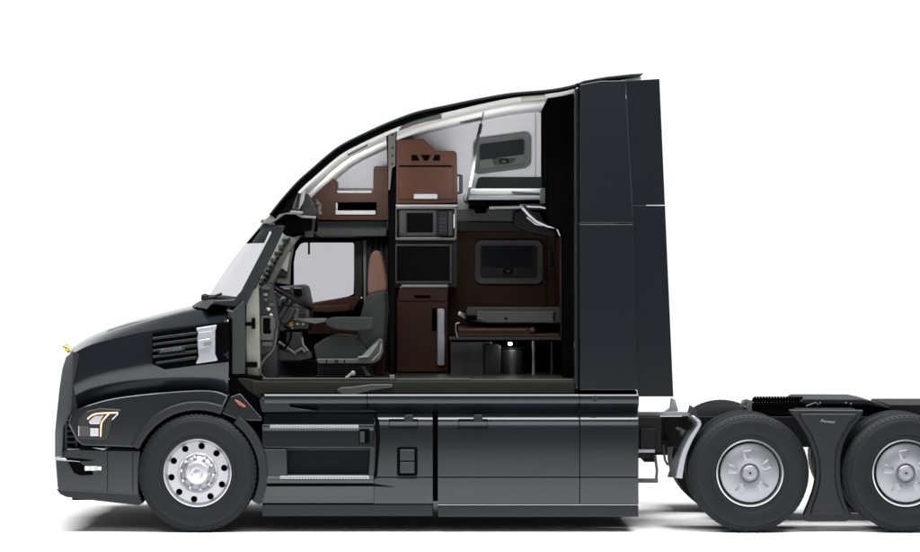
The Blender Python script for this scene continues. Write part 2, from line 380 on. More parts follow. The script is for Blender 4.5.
# ---- cowl, windshield and pillars
v, f = rows_surface([([(207, 309), (214, 303), (236, 303)], .18), ([(196, 307), (207, 300), (232, 300)], .6), ([(190, 307.5), (203, 300), (230, 298)], 1.25)], 12)
g = G(); g.add(v, f); g.build('cowl', 'trim', T, smooth=True)
g = G(); g.prism([(226, 309), (232, 311), (244, 300), (245, 330), (245, 374), (231.5, 374), (231.5, 320)], .10, .35); g.build('cowl_side', 'dash', T, bevel=.012)
g = G(); g.prism([(229.3, 312), (231.6, 312), (231.6, 374), (262, 376), (266, 414), (240, 412), (229.3, 398)], .12, .4); g.build('hood_gap', 'black', T)
wsn = [(281, 226), (266, 252), (251, 279), (239, 300)]
wsm = [(271, 222), (253, 247), (236, 272), (221, 297)]
wsc = [(262.5, 222), (246, 243), (229, 265), (208.5, 297)]
v, f = rows_surface([(wsn, .24), (wsm, .55), (wsc, 1.25)], 16)
g = G(); g.add(v, f); ws = g.build('windshield', 'glass_front', T, smooth=True)
g = G(); g.tube([P(*p, .24) for p in wsn], .01); 
g.tube([P(239, 300, .24), P(221, 297.5, .55), P(208.5, 297, 1.25)], .022)
g.tube([P(281, 226, .24), P(271, 222, .55), P(262.5, 221.5, 1.25)], .018); g.build('windshield_seal', 'trim', ws, smooth=True)
g = G(); g.prism([(261, 226), (272, 225), (264, 243), (246, 243.5)], 1.05, 1.10); g.build('sun_visor', 'black', T, bevel=.01)
g = G(); g.prism([(262, 223.5), (285.5, 225.5), (274, 250), (252.5, 292), (246, 305.5), (238, 308), (213, 304), (213, 300), (234, 299), (241, 291), (255, 264), (272, 231.5), (259, 229.5)], .17, .27)
g.build('windshield_pillar', 'trim', T, bevel=.022, segs=3)
g = G(); g.prismw([(X(a, .17), Z(b, .17)) for a, b in [(268.5, 224.5), (284.5, 226.5), (273, 252), (253.5, 292), (250, 302), (238, 303), (235, 300), (239, 295), (254, 265)]], 2.2, 2.3)
g.build('windshield_pillar', 'cream', T, bevel=.02)
g = G(); g.prism([(284, 231), (302, 235), (290, 250), (272, 284), (262, 304), (244, 304)], 2.17, 2.2); g.build('pillar_trim_panel', 'cream', T, bevel=.01)
g = G()
for i in range(8):
    a, b = 283 - i * 4.0, 238 + i * 6.6
    g.prism([(a, b), (a + 6.5, b + 1.0), (a + 4.6, b + 3.4), (a - 1.2, b + 2.6)], 2.12, 2.17)
g.build('pillar_clip', 'grey', T, bevel=.004)
g = G()
for i in range(12): g.ball(P(287 - i * 2.6 + random.uniform(-1.5, 1.5), 240 + i * 4.3, 2.1), random.uniform(.012, .03))
g.tube([P(a, b, 2.12) for a, b in smoothc([(290, 238), (281, 252), (272, 270), (262, 292)], 12)], .012)
g.build('pillar_wiring', 'dash', T, smooth=True)
# wiper and washer bits
g = G(); g.tube([P(203, 294.5, .9), P(204.5, 298.5, .9), P(210, 300, .9)], .015); g.tube([P(202, 299, .9), P(222, 296.5, .6), P(236, 298, .35)], .012)
g.ball(P(205, 297, .9), .035, .03, .03); g.tube([P(207, 297, .9), P(209, 300, .9)], .02); g.tube([P(215, 296, .6), P(222, 293.5, .6)], .01)
g.build('wiper', 'frame_black', T, smooth=True)

# ---- roof
dR0, dR1 = .12, 2.38
outer = [(269, 213.4), (283, 196), (297.5, 180), (311.5, 167.6), (326, 155), (341, 144), (368, 130.5), (392, 120), (417, 111), (446.5, 104.6), (475, 98.7), (509.6, 92.6), (544, 89.6), (562, 87), (579, 83)]
oc = smoothc(outer, 60)
def offset(c, t):
    out = []
    for i, p in enumerate(c):
        a = Vector(c[max(0, i - 1)]); b = Vector(c[min(len(c) - 1, i + 1)]); d = (b - a).normalized(); tt = t(p[0]) if callable(t) else t
        out.append((p[0] - d[1] * tt, p[1] + d[0] * tt))
    return out
thick = lambda x: 8.2 if x < 400 else max(4.0, 8.2 - (x - 400) * .028)
ic = offset(oc, thick); hc = offset(oc, lambda x: thick(x) + 2.2)
kh = next(i for i, p in enumerate(oc) if p[0] > 291)
def roof_strip(c0, c1, ys, drop):    # closed shell strip: ys depth list, drop = how far the skin falls at each
    rows = [[(X(a, dR0), y, Z(b, dR0) - dz) for a, b in c0] for y, dz in zip(ys, drop)] + [[(X(a, dR0), y, Z(b, dR0) - dz * .6) for a, b in c1] for y, dz in list(zip(ys, drop))[::-1]]
    n = len(c0); v = [p for r in rows for p in r]; f = []
    m = len(rows)
    for i in range(m):
        for k in range(n - 1): j = (i + 1) % m; f.append([i * n + k, i * n + k + 1, j * n + k + 1, j * n + k])
    h = m // 2
    f.append([i * n for i in range(m)]); f.append([i * n + n - 1 for i in range(m)][::-1])
    return v, f
ys = [dR0, .16, .35, .8, 1.25, 1.7, 2.15, 2.34, 2.40]; dr = [.012, 0, -.01, -.02, -.02, -.02, -.01, .0, .06]
v, f = roof_strip(oc, offset(oc, 2.0), ys, dr)
g = G(); g.add(v, f); roof = g.build('roof', 'paint', T, smooth=True)
v, f = roof_strip(offset(oc, 2.0), ic, [dR0 + .015, 1.25, 2.33], [0.002, .002, .002]); g = G(); g.add(v, f); g.build('roof_insulation', 'black', roof, smooth=True)
v, f = roof_strip(ic[kh:], hc[kh:], [dR0 + .03, 1.25, 2.33], [.004, .004, .004]); g = G(); g.add(v, f); hlr = g.build('headliner', 'headliner', T, smooth=True)
# grey trim pieces along the cut edge of the headliner
def along(g, x0, x1, o0, o1, d0, d1):
    a = [p for p in offset(oc, o0) if x0 <= p[0] <= x1]; b = [p for p in offset(oc, o1) if x0 <= p[0] <= x1]
    return g.prism(a + b[::-1], d0, d1)
g = G(); along(g, 345, 370, 11, 14, .3, .36); g.build('trim_strip', 'grey_mid', hlr, bevel=.004)
g = G(); along(g, 398, 445, 8.3, 12.5, .14, .2); g.build('trim_strip', 'grey', hlr, bevel=.004)
g = G(); along(g, 520, 548, 5, 10, .14, .22); g.build('trim_strip', 'cream', hlr, bevel=.004)
g = G(); g.prism([(497.5, 106), (508, 105), (506, 108.5), (500, 109)], 1.2, 1.3); g.build('dome_lamp', 'grey', hlr, bevel=.006)
g = G(); g.prism([(459, 121), (468, 118.5), (483, 117), (483, 119), (466, 122), (460, 122.4)], 1.7, 1.9); g.build('grab_rail', 'grey', hlr, bevel=.006)

# front roof corner, header
g = G(); g.prism([(269, 214.5), (282, 199), (296, 184), (299, 187), (290, 212), (272, 216)], .135, .5); g.build('roof_corner', 'black', roof, bevel=.006)
g = G(); g.prism([(263, 221), (272, 213.5), (290, 210), (303, 211.5), (303, 214), (284, 214), (272, 223), (262, 224)], .14, .34); g.build('roof_header', 'grey_mid', T, bevel=.01)
g = G(); g.prism([(274, 222), (282, 214), (312, 214), (312, 230), (297, 233), (286, 236), (276, 227)], .3, 1.2); g.build('header_box', 'black', T, bevel=.01)
g = G(); g.prism([(289, 209), (294, 186), (300, 181.5), (306, 185), (304, 200), (299, 210)], .22, .26); br = g.build('roof_bracket', 'grey_light', T, bevel=.008)
g = G(); g.prism([(295, 208), (298, 193), (301, 193), (298.5, 208)], .20, .22); g.build('bracket_slot', 'dash', br)
g = G(); g.prism([(297, 191), (299.5, 188), (303, 188.5), (301, 191.5)], .20, .22); g.build('bracket_slot', 'cream', br)
g = G(); g.prism([(299, 213), (303.5, 196), (307, 192.5), (311, 199), (316, 209), (317, 215), (308, 217)], .24, .5); g.build('mirror_housing', 'dash', T, bevel=.018, segs=3)
g = G(); g.tube([P(294, 212, .22), P(302, 216.5, .22), P(316, 217.5, .24)], .012); g.build('housing_rim', 'grey_mid', T, smooth=True)
g = G(); g.prism([(303, 219), (315, 218.5), (313, 237), (305, 237)], .34, .45); g.prism([(306, 222), (312, 222), (311, 229), (307, 229)], .32, .36); hb = g.build('hanging_bracket', 'dash', T, bevel=.008)
g = G(); g.tube([P(309, 234, .38), P(309, 254.5, .38)], .009); g.build('pull_cord', 'black', hb)
g = G()
for a, b, r in ((317, 203, .018), (319, 208, .022), (316.5, 211, .016), (320.5, 213, .014)): g.ball(P(a, b, .42), r)
g.tube([P(316, 200, .42), P(320, 205, .42), P(319, 214, .42)], .012); g.build('wire_connector', 'grey_mid', T, smooth=True)

# B pillar at the cut
g = G(); g.prism([(386, 128), (392, 124.5), (397, 126), (396.5, 140), (395.5, 235), (394.5, 378), (389.5, 378), (388.8, 235), (387.5, 170)], .36, .42); bp = g.build('door_pillar', 'black', T, bevel=.008)
g = G(); g.prism([(388, 130), (392, 127), (395.8, 129), (395.2, 166), (392, 168), (389.8, 190), (388.4, 190)], .33, .37); g.build('pillar_trim', 'grey_mid', bp, bevel=.006)
g = G(); g.box(389.5, 394.5, 375, 379, .3, .37); g.build('pillar_foot', 'grey_mid', bp, bevel=.004)
for yy in (135, 148, 156, 164):
    g = G(); g.ball(P(392.5, yy, .325), .008); g.build('screw', 'black', bp)

# ---- far wall
dF = 2.30
farw = [(X(a, dR0), Z(b, dR0)) for a, b in hc if 300 < a < 549]
cabw = [p for p in farw if p[0] < X(393, dR0)]; slpw = [p for p in farw if p[0] > X(386, dR0)]
def wz(py): return Z(py, dF)
def wx(px): return X(px, dF)
g = G(); g.prismw(cabw + [(cabw[-1][0], wz(232)), (wx(290), wz(232)), (wx(300), wz(215))], dF, dF + .05); cw = g.build('cab_wall', 'white_plastic', T)
g = G(); g.prismw(slpw + [(X(574, dR0), Z(105, dR0)), (X(574, dR0), wz(214)), (slpw[0][0], wz(214))], dF, dF + .05); sw = g.build('sleeper_wall', 'white_plastic', T)
g = G(); g.box(535.3, 535.8, 112, 205, dF - .004, dF + .01); g.prism([(526, 103), (530, 95), (530.6, 95), (526.6, 104)], dF - .06, dF + .01); g.build('wall_seam', 'grey_mid', sw)
g = G(); g.prism(rrect(544, 549, 133, 151, 1.5), dF - .05, dF); g.build('wall_vent', 'grey_mid', sw, bevel=.006)
# gently bulging upper wall panel
v, f = rows_surface([([(400, 150), (455, 128), (535, 115)], 2.18), ([(400, 165), (455, 140), (535, 127)], 2.26), ([(400, 175), (455, 155), (535, 140)], 2.296)], 20, mirror=False)
# lower brown wall and grey belt
g = G(); g.prismw([(wx(440), wz(228)), (wx(548), wz(228)), (wx(558), wz(234)), (wx(562), wz(246)), (wx(562), wz(345)), (wx(440), wz(345))], dF, dF + .06); bw = g.build('bunk_wall', 'brown_dark', T, bevel=.02)
g = G(); g.box(546, 546.6, 236, 312, dF - .006, dF + .01); g.build('wall_seam', 'black', bw)
g = G(); g.prism([(456, 209.5), (546, 209.5), (546, 226), (540, 232), (456, 231)], 2.12, dF); belt = g.build('belt_panel', 'grey_mid', T, bevel=.012)
g = G(); g.prism([(456, 221), (546, 222), (546, 226), (540, 232.2), (456, 231.4)], 2.10, dF); g.build('belt_lower_edge', 'dash', belt, bevel=.012)
g = G(); g.prism([(513, 212), (522, 209), (540, 211), (548, 225), (560, 227), (562, 236), (552, 237), (530, 233), (513, 226)], 1.95, 2.1); g.build('corner_casting', 'dash', T, bevel=.02)
g = G(); g.prism(rrect(548, 556.6, 249, 271, 2), dF - .03, dF); vt = g.build('wall_vent', 'grey', bw, bevel=.006)
g = G(); g.box(550.5, 554.5, 252, 268, dF - .035, dF - .02); g.build('vent_opening', 'shade', vt)
g = G(); g.prism([(560.4, 236), (563.2, 240), (563.2, 339), (560.8, 339)], .95, 2.3); g.build('bunk_end_panel', 'brown', T, bevel=.006)

# bunk windows
def bunk_window(x0, x1, y0, y1, skew, ringm, pane, latch, d, base):
    o = G(); o.ring(rrect(x0, x1, y0, y1, 7, skew=skew), rrect(x0 + 6, x1 - 6, y0 + 5.5, y1 - 6, 3, skew=skew), d - .05, d, d - .03); fr = o.build('bunk_window', ringm, T, bevel=.008)
    q = G(); q.prism(rrect(x0 + 5, x1 - 5, y0 + 4.5, y1 - 5, 3, skew=skew), d - .012, d - .002); q.build('window_pane', base, fr)
    q = G(); px0, px1, py0, py1 = pane; q.prism([(px0, py0), (px1, py0 - (px1 - px0) * skew), (px1, py1 - (px1 - px0) * skew), (px0, py1)], d - .022, d - .01); q.build('window_shade', 'shade', fr)
    lx0, lx1, ly0, ly1 = latch
    q = G(); q.prism([(lx0, ly0), (lx1, ly0 - 2 * skew), (lx1 - 3, ly1 - skew * 20), (lx0 + 3, ly1)], d - .03, d - .012); la = q.build('window_latch', 'grey', fr, bevel=.006)
    q = G(); q.prism(rrect(lx0 + 7, lx1 - 7, ly0 + .6, ly1 - 1.6, 1.5), d - .045, d - .028); q.build('latch_button', 'gloss_black', la, bevel=.004)
    q = G(); q.box((lx0 + lx1) / 2 - 1.8, (lx0 + lx1) / 2 + 1.8, (ly0 + ly1) / 2 - 1.2, (ly0 + ly1) / 2 + .2, d - .05, d - .04); q.build('latch_mark', 'grey_mid', la)
bunk_window(473.5, 530.5, 139, 175, .13, 'grey_mid', (480, 524, 142.8, 160.2), (492, 516, 158.5, 165.5), dF, 'grey_mid')
bunk_window(475, 543, 240, 284, 0, 'grey_mid', (482, 532, 247, 267), (496, 520, 267.5, 275.5), dF, 'dash')

# strap
g = G(); g.tube([P(484, 106, 1.0), P(483.5, 112, 1.0), P(481, 124, 1.0)], .006); g.build('strap_cord', 'grey_mid', T)
g = G(); g.tube([P(481, 124, 1.0), P(479, 134, 1.0)], .016); sb = g.build('strap_buckle', 'dash', T, smooth=True)
g = G(); g.prism([(477, 133), (480, 133), (476, 160), (473.5, 175), (469, 197), (466.8, 197), (472, 170), (474.5, 150)], .98, .99); g.build('bunk_strap', 'grey_mid', T)
g = G(); g.prism([(477, 133), (480, 133), (477, 150), (475.6, 156), (473.6, 156), (475, 146)], .965, .975); g.build('strap_sleeve', 'grey', T)

# ---- upper bunk
g = G(); g.box(467.5, 545, 195.5, 200, 1.0, 2.2); ub = g.build('upper_bunk', 'satin', T, bevel=.018, segs=3)
g = G(); g.prism([(478, 178.5), (480.5, 177), (545, 177), (545, 188.5), (475, 188.5)], 2.0, 2.12); g.build('bunk_cushion', 'fabric', ub, bevel=.015)
g = G(); g.prism([(470, 188.5), (546, 188.5), (546, 195.6), (469, 195.6)], 1.05, 2.15); g.build('mattress', 'grey_mid', ub, bevel=.012)
g = G(); g.prism([(512, 191), (544, 193), (544, 194.5), (512, 191.8)], 1.03, 1.06); g.build('mattress_tab', 'grey', ub)
g = G(); g.box(469, 541, 200.2, 206, 1.03, 2.1); g.build('bunk_base', 'black', ub, bevel=.008)
g = G(); g.box(475, 486.5, 206, 212.5, 1.3, 1.6); g.build('bunk_bracket', 'black', ub, bevel=.006)
g = G(); g.prism([(489, 206.4), (540, 205.4), (547, 206.5), (547, 208), (489, 209)], 1.02, 1.3); g.build('bunk_rail', 'satin', ub, bevel=.006)
g = G(); g.box(540, 545.5, 188, 204, .98, 1.1); g.build('bunk_hinge', 'grey_mid', ub, bevel=.01)
g = G(); g.ball(P(466.5, 199, 1.05), .03, .06, .045); g.build('bunk_corner_cap', 'chrome', ub, smooth=True)
g = G(); g.tube([P(523, 207, .95), P(530, 215, .95), P(537, 221, .95), P(548, 226, .95), P(557, 227.5, .95), P(560.5, 236, .95)], .02, 8, [.03, .028, .024, .02, .018, .014])
g.tube([P(520, 206, .95), P(540, 206.5, .95), P(549, 208.5, .95)], .016); g.tube([P(527, 217, .95), P(536, 224, .95), P(543, 225, .95)], .012); g.build('bunk_support_arm', 'arm_metal', T, smooth=True)

# ---- lower bunk
g = G(); g.prism([(466, 309), (468, 306.8), (561, 306.8), (561, 323.4), (486, 323.4), (470, 321), (466, 318)], 1.0, 2.2); lb = g.build('lower_bunk', 'dash', T, bevel=.012)
g = G(); g.prism([(477, 311), (554, 311), (554, 322.5), (488, 322.5), (476, 319)], .98, 1.01); g.build('bunk_side_plate', 'grey', lb, bevel=.006)
for a, b in ((506, 318.5), (554, 314), (554, 318)):
    g = G(); g.ball(P(a, b, .975), .011, .006, .011); g.build('bolt', 'black', lb)
g = G(); g.box(466, 477, 315.5, 320.5, .97, 1.05); g.build('bunk_latch', 'black', lb, bevel=.004)
g = G(); g.box(561, 562, 307, 323, 1.0, 1.2); g.build('bunk_edge', 'grey', lb)
g = G(); g.tube([P(458.5, 313, .97), P(463, 315, .97), P(465, 318, .97)], .02, 8, [.022, .026, .014]); g.tube([P(456, 323.5, .97), P(455.5, 328, .97), P(457.5, 337, .97)], .008); g.tube([P(456, 323.5, .97), P(459.5, 322.8, .97)], .008); g.build('bunk_handle', 'chrome', lb, smooth=True)
g = G(); g.prism([(458, 327), (530, 327), (530, 333), (560, 333), (560, 337), (458, 337)], 1.05, 2.2); g.build('bunk_rail', 'brown_dark', lb, bevel=.01)
g = G(); g.tube([P(459, 330, 1.03), P(526, 330, 1.03)], .018); g.ball(P(532.5, 330, 1.02), .028, .02, .028); g.build('rail_tube', 'brown_dark', lb, smooth=True)
g = G(); g.box(449, 562, 337, 340, 1.02, 2.2); g.build('bunk_base', 'dash', lb, bevel=.004)
# storage below
g = G(); g.box(450, 492, 341, 375.5, 1.45, 2.2); st = g.build('storage_box', 'dark_metal', T, bevel=.012)
for q in (467, 483):
    g = G(); g.box(q, q + .5, 344, 374, 1.44, 1.5); g.build('box_seam', 'grey', st)
g = G(); g.prism([(484, 344), (497, 344), (501, 346), (501, 375), (484, 375)], 1.3, 2.0); g.build('storage_box', 'dash', T, bevel=.012)
g = G(); g.tube([P(512.5, 349, 1.5), P(512.5, 374, 1.5)], .105, 40); g.tube([P(512.5, 347, 1.5), P(512.5, 348.8, 1.5)], .12, 40); pd = g.build('seat_pedestal', 'dark_metal', T, bevel=.01)
g = G(); g.prism(rrect(508, 512.2, 342.4, 345.4, 1), 1.3, 1.36); g.build('floor_lamp', 'dome_led', T, bevel=.004)
area('under_bunk_lamp', P(510, 343.5, 1.25), P(512, 360, 1.5), .12, .05, .8)
g = G(); g.tube([P(533.5, 341, 1.15), P(533.5, 376, 1.15)], .014); g.build('support_post', 'alloy_bright', T, smooth=True)
g = G(); g.tube([P(552, 341, 1.35), P(552, 374, 1.35)], .012); g.build('support_post', 'grey', T, smooth=True)
g = G(); g.box(449, 574, 340, 378, 2.22, 2.3); g.build('storage_back', 'black', T)

# ---- black cut section of the sleeper rear
g = G(); g.prism([(547.5, 94), (572, 90), (574.5, 97), (574.5, 381), (563.5, 381), (563.5, 238), (561, 229), (549, 224), (547.5, 213)], .45, 2.28); g.build('sleeper_end', 'black', T)

# ---- cabinets
dC = 1.60
g = G(); g.prism([(396.5, 139.5), (424, 139), (436, 151), (455, 151), (456.8, 153), (457.5, 203), (396, 204)], dC, 2.28); uc = g.build('upper_cabinet', 'brown', T, bevel=.012)
for q in ([(411.5, 155), (416.8, 155), (419.5, 160.8), (411.5, 160.8)], [(421, 155), (430.8, 155), (427.5, 160.8), (424, 160.8)], [(434.8, 155), (440, 155), (440, 160.8), (432.5, 160.8)]):
    g = G(); g.prism(q, dC - .004, dC + .02); g.build('vent_hole', 'black', uc)
g = G(); g.prism(rrect(399, 453, 166.8, 199.5, 1.5), dC - .02, dC + .01); cd = g.build('cabinet_door', 'brown', uc, bevel=.01)
g = G(); g.box(399, 452, 165.4, 166.9, dC - .006, dC + .01); g.build('door_gap', 'black', uc)
g = G(); g.prism([(415.5, 189), (436.5, 189), (438, 194.5), (414, 194.5)], dC - .024, dC - .01); g.build('handle_recess', 'brown_dark', cd)
g = G(); g.box(413.8, 437.5, 194, 199, dC - .04, dC - .01); g.build('handle', 'grey_light', cd, bevel=.006)
g = G(); g.tube([P(457.5, 175.5, 1.7), P(461, 175.5, 1.7), P(461, 193, 1.7), P(457.5, 193, 1.7)], .017); g.build('side_handle', 'grey', uc, smooth=True)
g = G(); g.box(396, 457.5, 204.6, 206.6, dC, 2.28); g.build('shelf', 'grey_light', T, bevel=.004)
# microwave shelf and microwave
g = G(); g.ring(rrect(394.3, 456.8, 206.8, 240.2, 2.5), rrect(396.6, 454.4, 208.8, 237.6, 1.5), dC, dC + .45); g.build('appliance_shelf', 'grey_mid', T, bevel=.005)
mw = bpy.data.objects.new('microwave', None); C.objects.link(mw); mloc = P(425, 236.9, dC + .25); mw.location = mloc; WLOC['microwave'] = mloc
mw['label'] = 'dark built-in microwave oven on the framed shelf above the television'; mw['category'] = 'microwave'
g = G(); g.prism(rrect(397.4, 453.6, 209.4, 236.9, 1), dC + .06, dC + .42); g.build('case', 'dash', mw, bevel=.006)
g = G(); g.ring(rrect(399, 436.5, 210, 236, 1.5), rrect(407, 433, 213, 232.5, 1.2), dC + .035, dC + .06); md = g.build('door', 'grey', mw, bevel=.005)
g = G(); g.box(406, 434, 212, 233.5, dC + .045, dC + .055); g.build('door_glass', 'screen', md)
g = G(); g.box(399.8, 405.8, 212, 234, dC + .025, dC + .04); g.build('door_trim', 'grey', md, bevel=.003)
g = G(); g.box(438.5, 447.5, 211.5, 235, dC + .03, dC + .06); cp = g.build('control_panel', 'trim', mw, bevel=.004)
g = G()
for i in range(3):
    for j in range(4): g.box(440 + i * 2.5, 441.6 + i * 2.5, 218 + j * 3.8, 220 + j * 3.8, dC + .024, dC + .032)
g.build('button', 'grey', cp)
g = G(); g.box(448.5, 452.5, 211, 235.5, dC + .03, dC + .06); g.build('side_trim', 'grey', mw, bevel=.004)
# television
g = G(); g.ring(rrect(395, 452, 244, 283.5, 1), rrect(396.8, 449.8, 246.2, 281, .6), dC + .02, dC + .07); tv = g.build('television', 'grey', T, bevel=.004)
g = G(); g.box(396.2, 450.4, 245.6, 281.6, dC + .035, dC + .05); g.build('screen', 'screen', tv)
g = G(); g.box(395, 457, 240.6, 287, dC + .08, 2.28); g.build('television_housing', 'trim', T)
# lower cabinet
g = G(); g.prism([(399, 289), (448.2, 289), (448.2, 373), (396.5, 373), (396.5, 302), (398, 294)], dC, 2.28); lc = g.build('lower_cabinet', 'brown', T, bevel=.008)
g = G(); g.box(401.5, 448, 284.6, 287.2, dC - .01, 2.2); g.build('countertop', 'grey_light', lc, bevel=.005)
g = G(); g.box(400, 448, 287.3, 289, dC + .01, 2.2); g.build('countertop_base', 'brown_dark', lc)
g = G(); g.prism([(399.5, 292), (447.6, 292), (447.6, 301), (397.2, 301)], dC - .02, dC + .01); dw = g.build('drawer', 'brown', lc, bevel=.005)
g = G(); g.prism([(413.5, 295.2), (431.5, 295.2), (430, 298.2), (415, 298.2)], dC - .024, dC - .01); g.build('drawer_pull', 'black', dw)
g = G(); g.box(397.2, 447.6, 302.2, 371.5, dC - .02, dC + .01); dd = g.build('cabinet_door', 'brown', lc, bevel=.005)
g = G(); g.box(432, 436.5, 308, 331, dC - .024, dC - .01); g.build('handle_recess', 'black', dd)
g = G(); g.prism(rrect(436.8, 445.2, 308.5, 366, 2), dC - .07, dC - .02); g.build('handle', 'alloy', dd, bevel=.012, segs=3)
g = G(); g.box(396, 449, 373, 377, dC + .03, 2.2); g.build('plinth', 'black', lc)

# ---- cab overhead shelf
dO = 1.75
sh = smoothc([(312, 193), (318, 184), (326, 179), (333, 178.6)], 10)
g = G(); g.prism([(310, 219), (309, 203)] + sh + [(335.5, 180), (335.8, 190.5), (337, 193), (371, 193), (373, 190), (373.5, 168), (375.5, 166), (388, 166), (388, 202), (375, 202), (375, 206), (336, 202.5), (335, 219)], dO, 2.28) if False else None
g.prism([(310, 203)] + sh + [(335.5, 180), (335.8, 190.5), (337, 193), (371, 193), (373, 190), (373.5, 168), (375.5, 166), (388, 166), (388, 202), (310, 202.5)], dO, 2.28)
g.prism([(309, 202.5), (336, 202.5), (336, 220), (309, 219)], dO, 2.28); g.prism([(376.5, 202), (388, 202), (388, 220), (376.5, 220)], dO, 2.28); g.prism([(336, 214.6), (376.5, 214.6), (376.5, 220), (336, 220)], dO, 2.28)
os_ = g.build('overhead_shelf', 'brown_shelf', T, bevel=.008)
g = G(); g.box(336, 376.5, 202, 215, 2.0, 2.05); g.build('shelf_back', 'black', os_)
g = G(); g.box(335.5, 375.5, 210.5, 214.6, dO - .02, dO + .05); g.build('shelf_edge', 'grey_light', os_, bevel=.004)
g = G(); g.box(336, 337.4, 203, 211, dO - .01, dO + .05); g.build('shelf_end', 'grey_light', os_)
g = G(); g.box(336.5, 372, 188, 190.6, dO + .3, dO + .5); g.build('shelf_lip', 'grey_mid', os_, bevel=.004)
g = G(); g.box(336.5, 372, 190.6, 193, dO + .25, dO + .5); g.build('shelf_lining', 'headliner', os_, bevel=.004)
# cab header below
g = G(); g.prism([(313, 221), (387, 220.5), (387, 236.5), (318, 236.5), (309, 229)], 1.9, 2.28); hp = g.build('header_panel', 'grey', T, bevel=.012)

# ---- far door
fo = [(289, 262), (291, 248), (297, 240), (303, 238.5), (340, 238.5), (362, 238.5), (364, 242), (364, 262), (364, 285), (362, 297), (352, 299), (335, 302), (320, 305), (309, 308), (298, 308), (291, 300), (289, 285)]
fi = [(293.5, 262), (295.5, 251), (300, 244), (304, 242.6), (330, 242.6), (353, 242.6), (354, 245), (354, 262), (354, 280), (353.5, 294), (348, 296.4), (335, 299), (320, 302), (309, 304.5), (300, 304.5), (294.5, 298), (293.5, 285)]
g = G(); g.ring(fo, fi, dF - .02, dF + .05); fd = g.build('passenger_door', 'black', T, bevel=.006)
g = G(); g.prism([(292, 240), (356, 240), (356, 306), (292, 308)], dF + .02, dF + .03); g.build('door_window', 'glass_side', fd)
g = G(); g.prism([(354.5, 241), (362.5, 241), (362.5, 297), (354.5, 297)], dF - .05, dF - .02); g.build('window_post', 'dash', fd, bevel=.006)
g = G(); g.prism([(363, 240), (367, 240), (368, 330), (364, 330)], dF - .08, dF); g.build('door_jamb', 'cream', fd, bevel=.006)
g = G(); g.prism([(286, 306), (310, 309), (352, 299), (364, 298), (366, 378), (286, 378)], dF, dF + .05); dp = g.build('door_panel', 'black', fd)
g = G(); g.prism([(310, 303), (330, 299.6), (352, 296.4), (362, 296), (358, 303), (352, 312), (311, 307)], dF - .06, dF); g.build('door_trim_upper', 'brown', dp, bevel=.015)
g = G(); g.prism([(310, 306), (352, 304.5), (350, 311), (330, 313), (311, 312)], dF - .1, dF - .02); g.build('door_trim_middle', 'brown', dp, bevel=.015)
g = G(); g.prism([(306, 320), (330, 318), (358, 316), (362, 352), (310, 352)], dF - .05, dF); g.build('door_trim_lower', 'brown_deep', dp, bevel=.02)
g = G(); g.prism([(302, 240), (309, 242), (286, 300), (281, 295)], dF - .06, dF) if False else g.prism([(285, 241), (296, 238), (291, 262), (290, 285), (276, 283), (281, 262)], dF - .05, dF); g.build('door_corner', 'cream', T, bevel=.008)
g = G(); g.prism([(288, 251), (290.5, 252), (287, 272), (278, 266)], dF - .1, dF - .06); g.build('far_visor', 'headliner', T, bevel=.006)
g = G(); g.prism([(285, 262), (287.5, 250), (291, 249), (287, 277), (276, 276), (278, 271), (284, 270)], dF - .085, dF - .06); g.build('mirror_base', 'grey', T, bevel=.008)
# cab far wall fill behind the seat, curtain
g = G(); g.box(362, 400, 228, 378, dF + .01, dF + .06); g.build('cab_back_wall', 'black', T)
g = G(); g.prism([(284, 228), (364, 228), (364, 242), (300, 242.5), (294, 253), (285, 262)], dF + .01, dF + .06); g.build('door_header', 'trim', T)
g = G(); g.prism([(262, 282), (276, 275), (293, 262), (294, 298), (300, 306), (320, 306), (320, 372), (258, 372)], dF + .055, dF + .08); g.build('cab_side_lining', 'black', T)
g = G(); g.box(388, 398, 228, 378, 1.7, 2.3); g.build('bulkhead_post', 'black', T)
g = G(); g.box(440, 460, 228, 378, 2.27, 2.295); g.build('bulkhead_lining', 'brown_dark', T)
g = G()
n = 14; vv = []
for i in range(n):
    a = 366 + i * 22 / (n - 1); d = 2.1 + .03 * math.sin(i * 1.9)
    vv += [P(a, 238, d), P(a + 1.5 * math.sin(i), 330, d + .02)]
g.add(vv, [[2 * i, 2 * i + 1, 2 * i + 3, 2 * i + 2] for i in range(n - 1)]); cu = g.build('curtain', 'fabric', T, smooth=True)
cu.modifiers.new('s', 'SOLIDIFY').thickness = .006
g = G(); g.box(382, 396, 262, 372, 1.9, 2.2); g.build('seat_bulkhead', 'brown_deep', T, bevel=.01)

